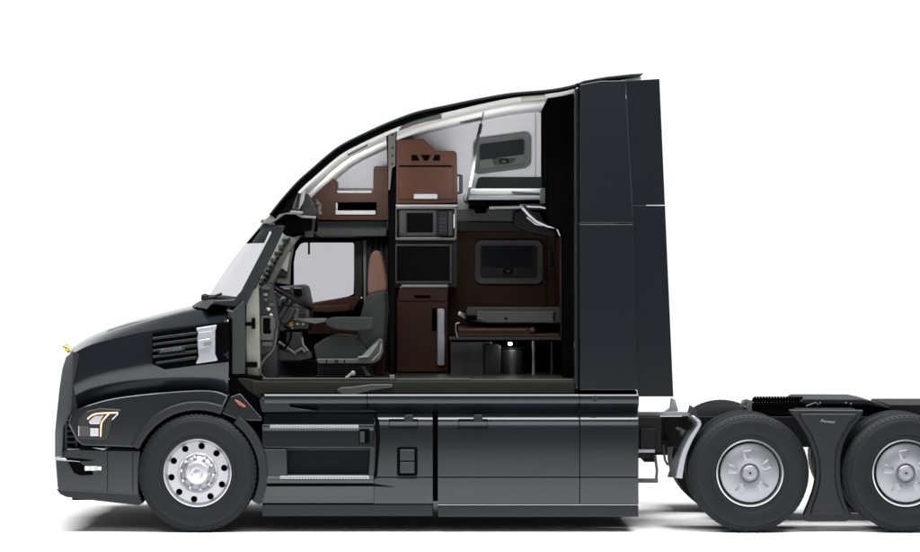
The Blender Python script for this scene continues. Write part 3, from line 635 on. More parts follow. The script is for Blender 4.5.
# ---- cab floor and sill
g = G(); g.xprof([(.14, 379.5), (.14, 391), (2.34, 391), (2.34, 370)], 250, 575, .14); fl = g.build('cab_floor', 'floor_mat', T)
g.v = []; g.f = []
g = G(); g.xprof([(.10, 381), (.16, 379.3), (.22, 379.3), (.22, 394), (.085, 394), (.09, 384)], 252, 575, .1); g.build('door_sill', 'sill', T, bevel=.006)
g = G(); g.prism([(244, 378), (262, 381), (262, 394), (276, 404), (262, 400), (246, 389), (236, 378)], .10, .3); g.build('sill_corner', 'sill', T, bevel=.012)
g = G(); g.box(262, 389, 378.0, 379.5, .13, .2); g.build('sill_strip', 'grey', T, bevel=.002)
g = G(); g.box(396, 470, 378.6, 380.2, .13, .2); g.box(470, 573, 379.4, 381.2, .13, .2); g.build('sill_strip', 'grey', T, bevel=.003)
g = G(); g.prism([(337, 390), (341, 386.5), (352, 386), (366, 384.5), (372, 381.5), (384, 379), (394, 377.5), (394, 390), (366, 391), (352, 394), (342, 394.5)], .07, .12) if False else g.prism([(336, 390), (341, 387), (352, 386.6), (364, 385), (372, 384), (393, 384), (393, 387.5), (372, 390.5), (356, 394.3), (342, 394.5)], .06, .13)
g.build('sill_pad', 'dash', T, bevel=.014, segs=3)
g = G(); g.tube([P(346, 378, .14), P(352, 373, .14), P(353.5, 372.5, .14)], .012); g.ball(P(353, 373, .14), .022); g.build('seat_lever', 'grey_mid', T, smooth=True)

# ---- near front pillar foot and hinges
g = G(); g.prism([(246, 300), (252, 291), (258, 285), (259, 310), (260, 376), (257, 381), (247, 375), (245.5, 340)], .20, .34); hp2 = g.build('hinge_pillar', 'pillar_paint', T, bevel=.01)
for a, b in ((253, 324), (254, 365)):
    g = G(); g.tube([P(a - 10, b + (0 if b < 350 else -1), .18), P(a, b, .16)], .018); g.box(a - 1.5, a + 2, b - 6, b + 5, .15, .19) if b < 350 else g.box(a - 7, a + 3, b - 3, b + 2.5, .14, .19); g.build('door_hinge', 'black', hp2, bevel=.004)
g = G(); g.tube([P(a, b, .2) for a, b in smoothc([(259, 368), (261, 374), (266, 378.5), (275, 380)], 10)], .007); g.tube([P(a, b, .22) for a, b in smoothc([(277, 330), (274, 348), (264, 360), (260, 368)], 12)], .008); g.build('wiring', 'grey', T, smooth=True)

# ---- dashboard
g = G(); g.prism([(259, 288), (266, 284), (272, 284), (276, 300), (279, 325), (277, 338), (270, 352), (259, 356)], .30, .55); db = g.build('dashboard', 'dash', T, bevel=.015)
g = G(); g.box(262, 271, 318, 336, .285, .3); g.build('dash_vent', 'black', db)
g = G(); g.ring(rrect(260.5, 273.5, 315.5, 340, 2), rrect(263, 271, 318, 334, 1.5), .27, .3); g.build('vent_frame', 'grey', db, bevel=.004)
g = G(); g.ball(P(268.5, 309, .29), .018, .01, .016); g.ball(P(271, 315, .29), .015, .01, .014); g.build('dash_button', 'grey_light', db, smooth=True)
g = G(); g.box(263, 268, 291, 305, .29, .32); g.build('fuse_panel', 'trim', db)
g = G(); g.ball(P(275, 292, .34), .010, .012, .010); g.build('dash_knob', 'red', db, smooth=True)
g = G(); g.prism([(272, 287), (300, 284.5), (304, 287), (307, 302), (309, 318), (306, 332), (280, 332), (276, 310)], 1.0, 1.9); ds = g.build('center_console', 'grey_console', T, bevel=.02)
g = G(); g.prism([(293, 288), (301, 288), (302.5, 296), (294.5, 297)], .98, 1.01); g.build('console_screen', 'screen', ds, bevel=.004)
g = G(); g.prism([(283, 288.5), (290, 288.5), (291, 294.5), (284, 295)], .98, 1.01); g.build('console_screen', 'dash', ds, bevel=.004)
g = G(); g.box(283.5, 290, 287.8, 289, .975, 1.0); g.box(294, 301, 287.4, 288.6, .975, 1.0); g.build('console_highlight', 'grey_light', ds)
g = G(); g.prism([(289, 315), (297, 303), (308, 304), (309, 318), (300, 322)], .9, 1.0); cp = g.build('shift_panel', 'grey_mid', T, bevel=.01)
g = G()
for i in range(4): g.box(298.5, 306, 306.5 + i * 3.6, 308.2 + i * 3.6, .89, .91)
g.build('panel_buttons', 'dash', cp)
g = G(); g.prism([(276, 304), (286, 303), (296, 310), (290, 321), (282, 326), (278, 318)], .60, .8); g.build('steering_column_cover', 'dash', T, bevel=.02)
for k, (a, b, c_, e, m_) in enumerate([(262, 270, 286, 289.5, 'grey'), (263.5, 267.5, 293, 296, 'grey_mid'), (263.5, 267.5, 298, 301, 'grey'), (269, 274, 303, 306, 'grey'), (262, 266, 309, 314, 'trim'), (270, 275, 318, 330, 'grey'), (262, 272, 342, 346, 'grey')]):
    g = G(); g.box(a, b, c_, e, .275, .30); g.build('dash_trim_plate', m_, db, bevel=.003)
for a, b in ((286, 305), (291, 312), (280, 312)):
    g = G(); g.tube([P(a, b, .98), P(a, b, .94)], .022, 16); g.build('gauge_bezel', 'grey', T, bevel=.003)
for q in ([(284, 326), (291, 331), (289, 342), (283, 350)],):
    g = G(); g.tube([P(a, b, .62) for a, b in smoothc(q, 12)], .009); g.build('dash_cable', 'black', T, smooth=True)
# instrument bits under the wheel
g = G(); g.prism([(282, 320), (304, 319), (309, 322), (309, 329), (284, 330)], .78, 1.0); ip = g.build('switch_panel', 'grey', T, bevel=.01)
g = G(); g.box(288.5, 293, 322, 326.5, .765, .79); g.build('switch', 'yellow', ip, bevel=.003)
g = G(); g.box(284, 287, 324.5, 327, .765, .79); g.build('switch', 'red', ip, bevel=.003)
g = G(); g.box(288, 289.8, 327.4, 329, .765, .79); g.box(291.5, 293.2, 327.4, 329, .765, .79); g.box(296, 299, 323, 325, .765, .79); g.box(301.5, 304.5, 323, 325, .765, .79); g.build('switch', 'grey_light', ip, bevel=.002)
g = G(); g.prism([(293, 318.5), (326, 318.5), (326, 321.5), (316, 324), (293, 320)], .75, 1.0); g.build('console_ledge', 'grey_mid', T, bevel=.006)
g = G(); g.prism([(286, 332), (302, 332), (304, 346), (311, 353), (312, 359), (300, 360.5), (278, 360), (277, 352), (286, 346)], .7, 1.0); pb = g.build('pedal_box', 'dash', T, bevel=.012)
g = G(); g.prism([(277, 350), (284, 352), (298, 353), (311, 352.5), (312.5, 358), (300, 360.5), (279, 360)], .66, .72); g.build('pedal_plate', 'grey', pb, bevel=.006)
g = G(); g.tube([P(279, 342, .7), P(286, 347, .66), P(296, 354, .64)], .012); g.tube([P(302, 338, .7), P(303, 345, .66), P(308, 351, .64)], .01); g.tube([P(296, 352, .64), P(302, 348, .64), P(305, 352, .64)], .013); g.build('pedal', 'grey_mid', pb, smooth=True)
g = G(); g.prism([(258, 352), (277, 345), (277, 378), (260, 378)], .4, .7); g.build('kick_panel', 'dash', T, bevel=.01)
g = G(); g.box(259, 345, 334, 377, 2.0, 2.05); g.build('footwell_back', 'black', T)
g = G(); g.prism([(277, 361), (315, 361), (315, 378), (277, 378)], 1.0, 1.4); g.build('footwell_riser', 'trim', T)

# steering wheel (torus edge-on)
c = P(290.5, 296.5, .60); ax = (P(311, 308.5, .60) - P(270, 284.5, .60)).normalized(); nrm = Vector((ax.z, 0, -ax.x)) * -1
RW = .205; pts = []
for i in range(49):
    a = 2 * math.pi * i / 48; pts.append(c + ax * RW * math.cos(a) + Vector((0, 1, 0)) * RW * math.sin(a))
def torus(g, c, u, w_, R0, r, n=48, m=10):
    nn = u.cross(w_).normalized(); v = []; f = []
    for i in range(n):
        a = 2 * math.pi * i / n; dr_ = u * math.cos(a) + w_ * math.sin(a)
        for k in range(m):
            b = 2 * math.pi * k / m; v.append(c + dr_ * (R0 + r * math.cos(b)) + nn * r * math.sin(b))
    for i in range(n):
        for k in range(m): f.append([i * m + k, i * m + (k + 1) % m, ((i + 1) % n) * m + (k + 1) % m, ((i + 1) % n) * m + k])
    return g.add(v, f)
g = G(); torus(g, c, ax, Vector((0, 1, 0)), RW, .021); swl = g.build('steering_wheel', 'wheel_rim', T, smooth=True)
dn = Vector((ax.z, 0, -ax.x)); dn = dn if dn.z < 0 else -dn
h = c + dn * .06
g = G(); g.ball(h, .06, .06, .04)
for a in (20, 160, 270):
    e = c + ax * RW * math.cos(R(a)) + Vector((0, 1, 0)) * RW * math.sin(R(a)); g.tube([h, (h + e) / 2 + dn * .02, e], .013)
g.tube([h, h + dn * .28], .035); g.build('wheel_spokes', 'trim', swl, smooth=True)
g = G(); g.tube([P(281, 300, .62), P(285, 297, .55), P(287, 296, .52)], .014, 8, [.01, .016, .012]); g.build('stalk', 'grey_light', T, smooth=True)

# ---- driver seat
def cushion(name, pts, d0, d1, m, parent, bev=.03):
    g = G(); g.prism(pts, d0, d1); return g.build(name, m, parent, bevel=bev, segs=4)
seat = cushion('driver_seat', smoothc([(316, 358), (314.5, 350), (318, 343), (328, 337), (340, 335), (352, 336), (359, 338.5)], 18) + [(372, 357), (372, 362), (316, 363)], .40, .92, 'fabric', T, .03)
cushion('backrest', smoothc([(357, 335), (360, 318), (364, 302), (368, 294)], 8) + [(386.5, 290), (387.5, 310), (385, 340), (381, 357), (372, 357), (361, 346)], .42, .90, 'fabric', seat, .035)
cushion('headrest', smoothc([(368, 295), (367.5, 282), (369, 262), (371.5, 253), (375, 250.5), (380, 251.5), (383, 262), (386.2, 280), (386.3, 291)], 22) + [(377, 293)], .47, .85, 'leather', seat, .03)
cushion('armrest', smoothc([(326, 325), (325.5, 321), (331, 317.5), (345, 316.8), (366, 317), (373, 317.5)], 16) + [(373, 329.5), (355, 331), (336, 329.5)], .32, .39, 'fabric', seat, .022)
cushion('seat_front_roll', smoothc([(316, 352), (313.6, 348), (315.5, 344.5), (318, 343)], 8) + [(319, 346), (318, 351)], .42, .9, 'brown', seat, .008)
g = G(); g.prism([(316, 358.5), (357, 358.5), (362, 355), (373, 344), (379, 338), (383, 340), (383.5, 351), (380, 360), (373, 363.8), (318, 364)], .36, .40); tr = g.build('seat_trim', 'grey', seat, bevel=.012)
g = G(); g.prism([(362, 356.5), (373, 345.5), (379, 341), (376, 348), (370, 357)], .345, .36); g.tube([P(358, 357.5, .35), P(368, 356.5, .34), P(376, 346, .34)], .01); g.tube([P(372, 361, .34), P(380, 353, .34), P(381.5, 344, .34)], .008); g.build('recline_lever', 'grey_mid', tr, bevel=.004)
for a in (326, 335, 337, 344):
    g = G(); g.box(a, a + .9, 359.5, 363, .35, .37); g.build('trim_slot', 'black', tr)
g = G()
for i in range(5): g.box(317 + (i % 2) * .8, 372 - (i % 2) * .8, 365 + i * 2.5, 366.6 + i * 2.5, .42, .9)
g.box(318.5, 370.5, 364, 378, .45, .88); g.build('suspension_bellows', 'trim', seat, bevel=.005)
g = G(); g.prism([(361, 366), (365, 366), (371, 376), (366, 376)], .4, .42); g.build('suspension_link', 'grey', seat, bevel=.004)
g = G(); g.prism([(372, 357), (384, 352), (385, 376), (374, 376)], .95, 1.3); g.build('console_side', 'brown_deep', T, bevel=.01)

# ---- skirts under the cab
SK = T
g = G(); g.xprof([(.22, 412), (.20, 413.5), (.19, 424), (.045, 424.6), (.045, 428), (.06, 430), (.055, 447.5), (.21, 449), (.19, 475), (.04, 476), (.03, 480), (.044, 484), (.045, 503), (.40, 503), (.40, 412)], 262, 374, .05)
sk = g.build('step_skirt', 'paint', T, bevel=.006)
g = G(); g.prism([(262, 449), (286.5, 449), (287.5, 476), (262, 476)], .057, .3); g.build('step_well_side', 'paint', sk, bevel=.008)
g = G(); g.prism([(370, 448), (377, 448), (374, 478), (368, 478)], .055, .3); g.build('step_well_side', 'paint', sk, bevel=.008)
g = G(); g.box(270, 358.5, 425, 428, .028, .18); t1 = g.build('step_tread', 'satin', sk, bevel=.003)
g = G()
for i in range(30): g.box(271.5 + i * 2.9, 272.6 + i * 2.9, 425.8, 427.6, .024, .03)
g.build('tread_teeth', 'grey_mid', t1)
g = G(); g.box(280, 369, 476, 479, .018, .18); t2 = g.build('step_tread', 'satin', sk, bevel=.003)
g = G()
for i in range(30): g.box(281.5 + i * 2.9, 282.6 + i * 2.9, 476.8, 478.6, .014, .02)
g.build('tread_teeth', 'grey_mid', t2)
g = G(); g.box(359, 369.5, 430.5, 443.5, .045, .07); lp = g.build('step_latch', 'black', sk, bevel=.003)
g = G(); g.box(360, 364.5, 431.5, 442.5, .04, .05); g.build('latch_handle', 'dash', lp, bevel=.003)
g = G(); g.prism([(262, 484.5), (268, 483.2), (372, 483.2), (396, 487), (372, 486.2), (268, 486.4)], .038, .06); g.build('step_groove', 'black', sk)

def skirt(x0, x1):
    g = G(); g.xprof([(.20, 412), (.13, 412.8), (.075, 417), (.050, 422), (.043, 430), (.040, 445), (.040, 462), (.040, 476), (.055, 477.2), (.041, 478.4), (.042, 490), (.045, 503.5), (.40, 503.5), (.40, 412)], x0, x1, .05)
    return g.build('side_skirt', 'paint', T, bevel=.004)
s1 = skirt(374, 432.8)
g = G(); g.prism([(374, 412), (379, 420), (380, 440), (377, 477), (374, 477), (376, 440), (375, 424)], .034, .06); g.build('skirt_crease', 'black', s1)
g = G(); g.prism(rrect(397, 417.5, 447, 476, 2), .03, .07); lt = g.build('fuel_flap', 'black', s1, bevel=.004)
g = G(); g.box(400, 414.5, 449.5, 460.5, .024, .04); g.box(400, 414.5, 462, 473, .024, .04); g.build('flap_panel', 'paint', lt, bevel=.005)
s2 = skirt(437.8, 579.4); s3 = skirt(580, 638.5)
g = G(); g.prism([(590, 412), (602, 412.5), (613, 421.5), (638.5, 408), (638.5, 424), (606, 424), (592, 412)], .03, .08) if False else None
for x in (404, 473.5):
    g = G(); g.ring([(x - 15, 419), (x + 14, 419), (x + 14, 427.6), (x - 15, 427.6)], [(x - 14.5, 419.1), (x + 13.5, 419.1), (x + 13.5, 427.1), (x - 14.5, 427.1)], .0385, .1); hf = g.build('hatch_outline', 'black', s1 if x < 450 else s2)
    g = G(); g.prism([(x, 416), (x + 2, 414.6), (x + 9, 414.6), (x + 9, 421), (x + 2, 421.5), (x, 420)], .042, .1); g.prism([(x + 5, 414.6), (x + 9, 414.6), (x + 8, 419), (x + 5.5, 420)], .030, .05); g.build('hatch_handle', 'trim', s1 if x < 450 else s2, bevel=.006)
g = G(); g.box(262, 432.8, 504, 516, .08, .45); g.build('lower_valance', 'trim', T, bevel=.008)
g = G(); g.box(438, 638.5, 505.6, 516.8, .07, .45); g.build('lower_valance', 'trim', T, bevel=.008)
g = G(); g.box(438, 638.5, 504.2, 505.2, .055, .12); g.build('valance_trim', 'satin', T)
g = G(); g.box(433, 438, 412, 501, .12, .5); g.build('skirt_gap', 'black', T)
# cab lower band
g = G(); g.xprof([(.06, 394), (.048, 396), (.045, 400), (.050, 403), (.14, 410), (.15, 412.5), (.40, 412.5), (.40, 394)], 264, 639, .05); cb = g.build('rocker_panel', 'paint', T, bevel=.006)
g = G(); g.prism([(259, 400), (262, 397), (290, 400), (290, 407), (318, 411), (262, 412)], .055, .3); g.build('rocker_end', 'trim', cb, bevel=.01)
for q in (366.7, 579.2):
    g = G(); g.box(q, q + .5, 393, 411, .04, .1); g.build('panel_seam', 'black', cb)
g = G(); g.prism(arc(3.2, 0, 360, 16, 595, 398.5)[:-1], .038, .06); g.build('filler_cap', 'trim', cb, bevel=.003)

# ---- sleeper side
g = G(); g.prism([(574.5, 88), (579.4, 86), (579.4, 389.5), (574.5, 389.5)], .09, .4); g.build('sleeper_corner_post', 'paint', T, bevel=.02)
g = G(); g.prism([(580, 84.6), (600, 81), (625, 80.5), (632, 203), (633.5, 223), (580, 223)], .05, 2.45); g.build('sleeper_panel', 'paint', T, bevel=.006)
g = G(); g.prism([(580, 224.3), (633.5, 224.3), (637.5, 390), (580, 390)], .05, 2.45); g.build('sleeper_panel', 'paint', T, bevel=.005)
g = G(); g.prism([(563, 388), (637, 391), (637, 396), (563, 394)], .3, 2.3); g.build('sleeper_floor', 'black', T)
def ext(pts, name, far=False):
    g = G(); n = len(pts)
    # the fairing toes inwards towards the rear
    xs = [p[0] for p in pts]; d_of = lambda x: .05 + (x - 625) / 50 * .10
    fr = [P(a, b, d_of(a)) for a, b in pts]
    v = fr + [p + Vector((0, .04, 0)) for p in fr]
    if far: v = [Vector((p.x, W - p.y, p.z)) for p in v]
    g.add(v, [list(range(n)), list(range(2 * n - 1, n - 1, -1))] + [[i, (i + 1) % n, n + (i + 1) % n, n + i] for i in range(n)])
    return g.build(name, 'paint', T, bevel=.0015)
for far in (False, True):
    ext([(625.5, 81), (659.5, 79), (665, 205.0), (632.5, 205.2)], 'side_extender', far)
    ext([(632.5, 205.6), (665.1, 205.7), (673.4, 396.5), (638, 396.5), (637.5, 390), (633.5, 224)], 'side_extender', far)
g = G(); g.prism([(575, 84), (584, 80.5), (606, 76.6), (630, 74), (644, 73), (640, 77), (625, 77.6), (600, 80), (580, 84.2)], .10, 2.4); g.build('roof_spoiler', 'paint', T, bevel=.008)
g = G(); g.prism([(620, 80), (641, 77.2), (642, 78.4), (624, 81)], .12, 2.38); g.build('spoiler_edge', 'satin', T, bevel=.002)

# ---- chassis
for d0 in (.80, 1.62):
    g = G(); g.xprof([(d0, 416.5), (d0 + .08, 416.5), (d0 + .08, 447), (d0, 447)], 255, 980, d0); g.build('frame_rail', 'frame_black', T, bevel=.006)
g = G()
for a in (300, 420, 540, 655, 770, 860): g.box(a, a + 8, 422, 444, .88, 1.62)
g.build('cross_member', 'frame_black', T)
g = G(); g.xprof([(.62, 411.5), (.7, 412.8), (1.9, 412.8), (1.9, 416), (.62, 416)], 636, 690, .62); dk = g.build('deck_plate', 'satin', T, bevel=.004)
g = G(); g.prism([(670, 412), (671.5, 398), (675, 399.5), (678.5, 411), (676, 412.5)], .75, .85); g.prism([(664, 412.5), (671, 408), (672, 412)], .75, .85); g.build('deck_bracket', 'satin', dk, bevel=.004)
g = G(); g.box(560, 662, 417, 451, .45, .8); g.box(640, 656, 428, 452, .42, .6); tk = g.build('battery_box', 'frame_black', T, bevel=.01)
g = G(); g.box(638, 655, 449.5, 452.5, .40, .5); g.build('tank_strap', 'satin', tk, bevel=.003)
g = G(); g.tube([P(655, 455, .6), P(657, 470, .6), P(656, 482, .6)], .012); g.tube([P(638, 480.5, .6), P(658, 480.5, .6)], .02); g.build('air_line', 'grey_mid', T, smooth=True)
g = G(); g.box(638, 650, 452, 458, .5, .7); g.box(644, 656, 446, 462, .9, 1.3); g.box(648, 668, 440, 455, .7, 1.0); g.build('air_valve', 'frame_black', T, bevel=.006)
g = G(); g.tube([P(663, 445, .6), P(665, 460, .6), P(668, 465, .6)], .01); g.build('air_hose', 'grey', T, smooth=True)
g = G(); g.tube([P(676, 428, .6), P(684, 431, .6), P(688, 433, .6)], .014); g.ball(P(682.5, 433.5, .58), .03, .03, .03); g.build('air_hose', 'grey', T, smooth=True)
# quarter fender ahead of the drive wheel
qo = smoothc([(693, 415), (701.5, 423), (692.5, 440), (686, 456), (682.5, 478.5)], 24); qi = smoothc([(688, 417), (693, 424), (683, 440), (675, 458), (668.5, 477)], 24)
g = G()
vv = [P(a, b, .08) for a, b in qo] + [P(a, b, .62) for a, b in qi]; n = 24
g.add(vv, [[i, i + 1, n + i + 1, n + i] for i in range(n - 1)]); qf = g.build('quarter_fender', 'satin', T, smooth=True); qf.modifiers.new('s', 'SOLIDIFY').thickness = .012
g = G(); g.prism(smoothc([(697, 420), (701.5, 424), (692.8, 440), (686.3, 456), (682, 478.5)], 20) + smoothc([(695.5, 420), (698, 424), (688, 440), (681, 456), (676, 477.5)], 20)[::-1], .07, .09); g.build('fender_rim', 'satin', qf, bevel=.003)
g = G(); g.prism([(690, 405), (696, 409), (698, 417), (694, 416), (691, 413), (688, 413)], .5, .56); g.build('fender_bracket', 'grey', T, bevel=.004)

# fifth wheel and rear deck
def pf(g, pts, d0, d1): return g.prismw([(X(a, d0), Z(b, d1)) for a, b in pts], d0, d1)
g = G(); pf(g, [(756, 400), (800, 399), (806, 397), (870, 398), (895, 404), (980, 404), (980, 416), (752, 416)], 1.0, 1.5); pf(g, [(752, 400), (792, 400), (792, 410), (752, 410)], .9, 1.6); fw = g.build('fifth_wheel_base', 'frame_black', T, bevel=.006)
g = G(); pf(g, [(800, 396), (804, 394), (862, 394.2), (872, 396), (891, 402.5), (889, 404), (868, 400), (800, 398.5)], .8, 1.7); g.build('fifth_wheel_plate', 'trim', fw, bevel=.01)
g = G()
for i in range(17): g.box(754.5 + i * 2.9, 756.3 + i * 2.9, 396.6, 404, .84, .9)
g.box(753, 803, 398, 401.4, .86, .92); g.box(753, 803, 403.5, 408, .82, .92); g.build('slider_rack', 'black', fw, bevel=.002)
g = G(); pf(g, [(891, 398.5), (980, 398.5), (980, 408), (891, 408)], .7, 1.8); g.build('rear_ramp', 'frame_black', fw, bevel=.008)
g = G(); torus(g, P(746, 404, .5), Vector((1, 0, 0)), Vector((0, 0, 1)), .026, .007, 20, 6); g.tube([P(741, 407, .5), P(742, 401, .5), P(746, 399.5, .5), P(751, 401, .5), P(750, 412, .5)], .007); g.tube([P(748, 404, .5), P(748, 415, .5)], .007); g.build('release_handle', 'grey_mid', T, smooth=True)
for a, b in ((846, 403), (851, 404), (820, 403)):
    g = G(); g.ball(P(a, b, .79), .009); g.build('bolt_head', 'grey_mid', fw)
g = G(); g.tube([P(806, 406, .78), P(816, 402.5, .78), P(818, 405, .78)], .006); g.build('release_rod', 'grey_mid', fw)
# mid panel between drive wheels
mp = [(789, 409.5)] + smoothc([(790, 412), (798, 423), (809, 442), (815, 464), (814.2, 484), (808, 503), (803.5, 514)], 22) + [(806, 521.5), (847.5, 521.5), (851, 514.5)] + smoothc([(850, 512), (844, 496), (841, 473), (842.6, 450), (850, 432), (861, 418), (864, 410)], 22)
g = G(); g.prism(mp, .12, .20); mdp = g.build('wheel_divider_panel', 'trim', T, bevel=.02, segs=3)
mi = [(801, 414.5), (804, 413.5), (856, 413.5), (858, 416)] + smoothc([(850, 423), (838, 446), (835.5, 473), (839, 496), (845, 511)], 14) + [(843, 515), (811, 515)] + smoothc([(812, 508), (819, 486), (820, 464), (814, 440), (801, 418)], 14)
g = G(); g.prism(mi, .095, .13); g.build('panel_face', 'trim', mdp, bevel=.015)
text_mesh('lettering', 'Pioneer', .024, 'letter_bright', mdp, P(820.5, 422, .09), shear=.35, width=.13, tilt=-.08)
g = G(); g.box(799, 858, 410, 413, .2, .6); g.build('panel_mount', 'frame_black', mdp)

# ---- wheels
def circle(cx, cz, r, n, y): return [(cx + r * math.cos(2 * math.pi * i / n), y, cz + r * math.sin(2 * math.pi * i / n)) for i in range(n)]
def disc_holes(r0, r1, rh, hr, nh, a0, y, th=.012):
    bm = bmesh.new()
    def loop(pts):
        vs = [bm.verts.new(p) for p in pts]
        for i in range(len(vs)): bm.edges.new((vs[i], vs[(i + 1) % len(vs)]))
    loop(circle(0, 0, r1, 80, 0)); loop(circle(0, 0, r0, 48, 0))
    for k in range(nh):
        a = R(a0 + 360 * k / nh); loop(circle(rh * math.cos(a), rh * math.sin(a), hr, 20, 0))
    bmesh.ops.triangle_fill(bm, edges=bm.edges[:], use_beauty=True)
    r = bmesh.ops.extrude_face_region(bm, geom=bm.faces[:])
    for e in r['geom']:
        if isinstance(e, bmesh.types.BMVert): e.co.y += th
    for v in bm.verts: v.co.y += y - .12 * 0
    bm.verts.index_update(); out = ([v.co.copy() for v in bm.verts], [[v.index for v in f.verts] for f in bm.faces]); bm.free(); return out
u = 1 / K
def tyre(g, cx, cz, y0, wd, sgn=1, Rt=None):
    Rt = Rt or WR * u
    pr = [(33.2 * u, .03), (34.5 * u, .006), (37 * u, .0), (38.2 * u, .004), (39 * u, -.001), (45 * u, -.010), (50 * u, -.010), (53.5 * u, -.004), (54.3 * u, .002), (55 * u, -.001), (57.5 * u, .012), (58.8 * u, .028), (Rt, .045)]
    k = wd / 6
    for j in range(1, 5):
        y = .045 + (wd - .09) * j / 5; pr += [(Rt, y - .006), (Rt - .014, y - .005), (Rt - .014, y + .005), (Rt, y + .006)]
    pr += [(Rt, wd - .045), (58.8 * u, wd - .028), (50 * u, wd + .006), (37 * u, wd), (33.2 * u, wd - .03)]
    g.lathe(cx, cz, [(r, y0 + sgn * y) for r, y in pr], 96)
    # shoulder lugs
    for i in range(72):
        a = 2 * math.pi * i / 72; b = a + .045
        v = []
        for t in (a, b):
            for r, y in ((Rt + .001, .05), (58.9 * u, .022), (57.0 * u, .010), (57 * u, .03)): v.append((cx + r * math.cos(t), y0 + sgn * (y - .006), cz + r * math.sin(t)))
        g.add(v, [[0, 1, 5, 4], [1, 2, 6, 5], [2, 3, 7, 6], [0, 1, 2, 3], [4, 5, 6, 7]])
def steer_wheel(px, y0, sgn):
    cx, cz = X(px), Z(WY); S_ = []
    v, f = disc_holes(18 * u, 30.5 * u, 26.9 * u, 3.3 * u, 10, 82, 0)
    g = G(); g.add([(cx + p[0], y0 + sgn * (.035 + p[1]), cz + p[2]) for p in v], f)
    g.lathe(cx, cz, [(30.3 * u, y0 + sgn * .034), (32 * u, y0 + sgn * .012), (33 * u, y0 + sgn * .0), (34 * u, y0 + sgn * .002), (34 * u, y0 + sgn * .02), (31 * u, y0 + sgn * .2), (29.5 * u, y0 + sgn * .2), (30.3 * u, y0 + sgn * .045)], 80)
    g.lathe(cx, cz, [(20.5 * u, y0 + sgn * .036), (19.6 * u, y0 + sgn * .028), (18 * u, y0 + sgn * .03), (17 * u, y0 + sgn * .05)], 64)
    wh = g.build('wheel', 'alloy', T, smooth=True)
    g = G(); tyre(g, cx, cz, y0, .30, sgn); g.build('tyre', 'rubber', wh, smooth=True)
    g = G(); g.lathe(cx, cz, [(18.5 * u, y0 + sgn * .05), (16 * u, y0 + sgn * .03), (13 * u, y0 + sgn * .0), (11.8 * u, y0 - sgn * .03), (10.5 * u, y0 - sgn * .045), (6 * u, y0 - sgn * .05), (5 * u, y0 - sgn * .042), (2.5 * u, y0 - sgn * .042), (0.01 * u, y0 - sgn * .05)], 48)
    g.build('hub', 'alloy_bright', wh, smooth=True)
    for k in range(10):
        a = R(64 + 36 * k); g = G(); g.ball((cx + 16.2 * u * math.cos(a), y0 + sgn * .005, cz + 16.2 * u * math.sin(a)), .017, .03, .017, 10, 6); g.build('wheel_nut', 'chrome', wh, smooth=True)
    g = G(); g.lathe(cx, cz, [(31 * u, y0 + sgn * .12), (5 * u, y0 + sgn * .12), (5 * u, y0 + sgn * .14), (31 * u, y0 + sgn * .14)], 40); g.build('brake_drum', 'black', wh)
steer_wheel(WX, .02, 1); steer_wheel(WX, 2.48, -1)
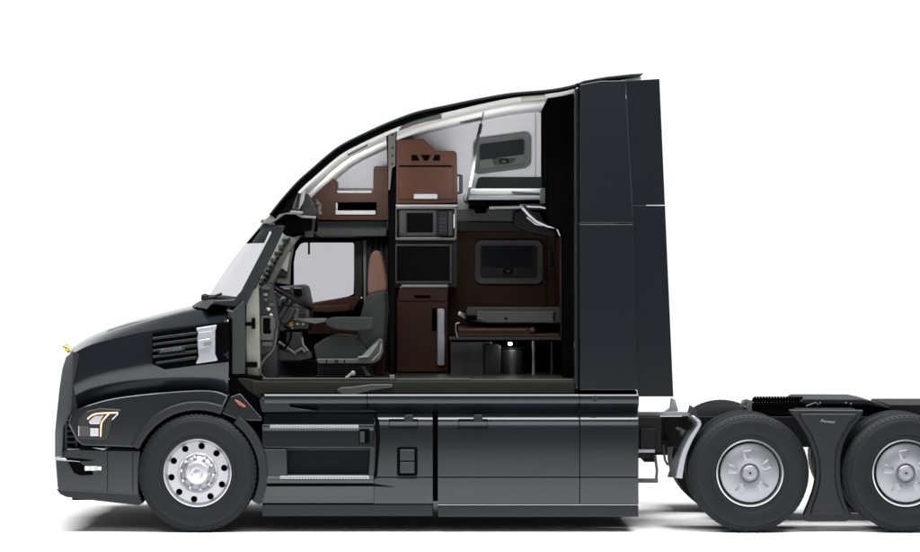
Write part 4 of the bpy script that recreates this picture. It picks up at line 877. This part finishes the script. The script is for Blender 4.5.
def drive_wheel(px, y0, sgn):
    cx, cz = X(px), Z(WY)
    g = G(); g.lathe(cx, cz, [(30.6 * u, y0 + sgn * .06), (31.4 * u, y0 + sgn * .02), (32.4 * u, y0 + sgn * .0), (33.6 * u, y0 + sgn * .003), (33.6 * u, y0 + sgn * .02), (32 * u, y0 + sgn * .25), (30.6 * u, y0 + sgn * .25), (30.6 * u, y0 + sgn * .06)], 80)
    wh = g.build('wheel', 'alloy', T, smooth=True)
    g = G(); tyre(g, cx, cz, y0, .28, sgn); g.build('tyre', 'rubber', wh, smooth=True)
    g = G(); tyre(g, cx, cz, y0 + sgn * .33, .28, sgn); g.build('tyre', 'rubber', wh, smooth=True)
    g = G(); g.lathe(cx, cz, [(30.6 * u, y0 + sgn * .055), (28.9 * u, y0 + sgn * .04), (28.9 * u, y0 + sgn * .08)], 64); g.lathe(cx, cz, [(30.7 * u, y0 + sgn * .06), (28 * u, y0 + sgn * .08)], 48); g.build('rim_gap', 'black', wh, smooth=True)
    g = G(); g.lathe(cx, cz, [(29.7 * u, y0 + sgn * .05), (29.5 * u, y0 + sgn * .022), (28.6 * u, y0 + sgn * .016), (20 * u, y0 + sgn * .005), (11 * u, y0 + sgn * -.004), (10 * u, y0 + sgn * .0), (8.6 * u, y0 + sgn * .012), (8.2 * u, y0 + sgn * .010), (7.6 * u, y0 - sgn * .006), (6.8 * u, y0 - sgn * .012), (0.01, y0 - sgn * .012)], 80)
    cv = g.build('wheel_cover', 'cover_metal', wh, smooth=True)
    for k in range(5):
        a = R(97 - 72 * k); ca, sa = math.cos(a), math.sin(a); g = G()
        def q(r, t, dy): return (cx + (r * ca - t * sa) * u, y0 - sgn * dy, cz + (r * sa + t * ca) * u)
        # raised tongue: wide outer end, narrow inner end, U outline
        ol = [(23, -4.6), (23, 4.6), (21, 4.9), (14, 3.6), (12.6, 2.4), (12.2, 0), (12.6, -2.4), (14, -3.6), (21, -4.9)]
        il = [(21.5, -3.0), (21.5, 3.0), (20, 3.0), (15, 2.0), (14.4, 1.2), (14.2, 0), (14.4, -1.2), (15, -2.0), (20, -3.0)]
        n = len(ol); base = [(-.001 if r > 20 else .001) for r, t in ol]
        g.add([q(r, t, -.014) for r, t in ol] + [q(r, t, -.001 if r < 18 else -.006) for r, t in ol] + [q(r, t, .009 if r < 17 else .001) for r, t in il], [[i, (i + 1) % n, n + (i + 1) % n, n + i] for i in range(n)] + [[n + i, n + (i + 1) % n, 2 * n + (i + 1) % n, 2 * n + i] for i in range(n)] + [[2 * n + i for i in range(n)]])
        g.build('cover_tongue', 'cover_metal', cv, bevel=.003)
    g = G(); torus(g, Vector((cx, y0 - sgn * .012, cz)), Vector((1, 0, 0)), Vector((0, 0, 1)), 4.6 * u, .003, 32, 6); g.build('cover_ring', 'alloy', cv, smooth=True)
for px in (750, 906): drive_wheel(px, .0, 1); drive_wheel(px, 2.5, -1)
g = G()
for px in (WX, 750, 906): g.tube([Vector((X(px), .35, Z(WY))), Vector((X(px), 2.15, Z(WY)))], .07)
for px in (750, 906): g.ball((X(px), 1.25, Z(WY)), .22, .2, .22)
g.build('axle', 'frame_black', T, smooth=True)
# engine bay / underside mass; lower boxes added unseen to block light beneath
g = G(); g.box(110, 262, 400, 462, .95, 1.55); g.box(262, 426, 412, 513, .5, 2.0); g.box(426, 446, 412, 496, .6, 1.9); g.box(446, 636, 412, 513, .5, 2.0); g.box(72, 262, 462, 500, .45, 2.05); g.box(245, 262, 396, 440, .4, 2.1); g.build('underbody_light_block', 'black', T)
# far side skirts, seen from beside the truck
g = G(); g.prismw([(X(a, .05), Z(b, .05)) for a, b in [(262, 394), (639, 394), (639, 516), (262, 516)]], 2.1, 2.45); g.build('side_skirt', 'paint', T, bevel=.02)
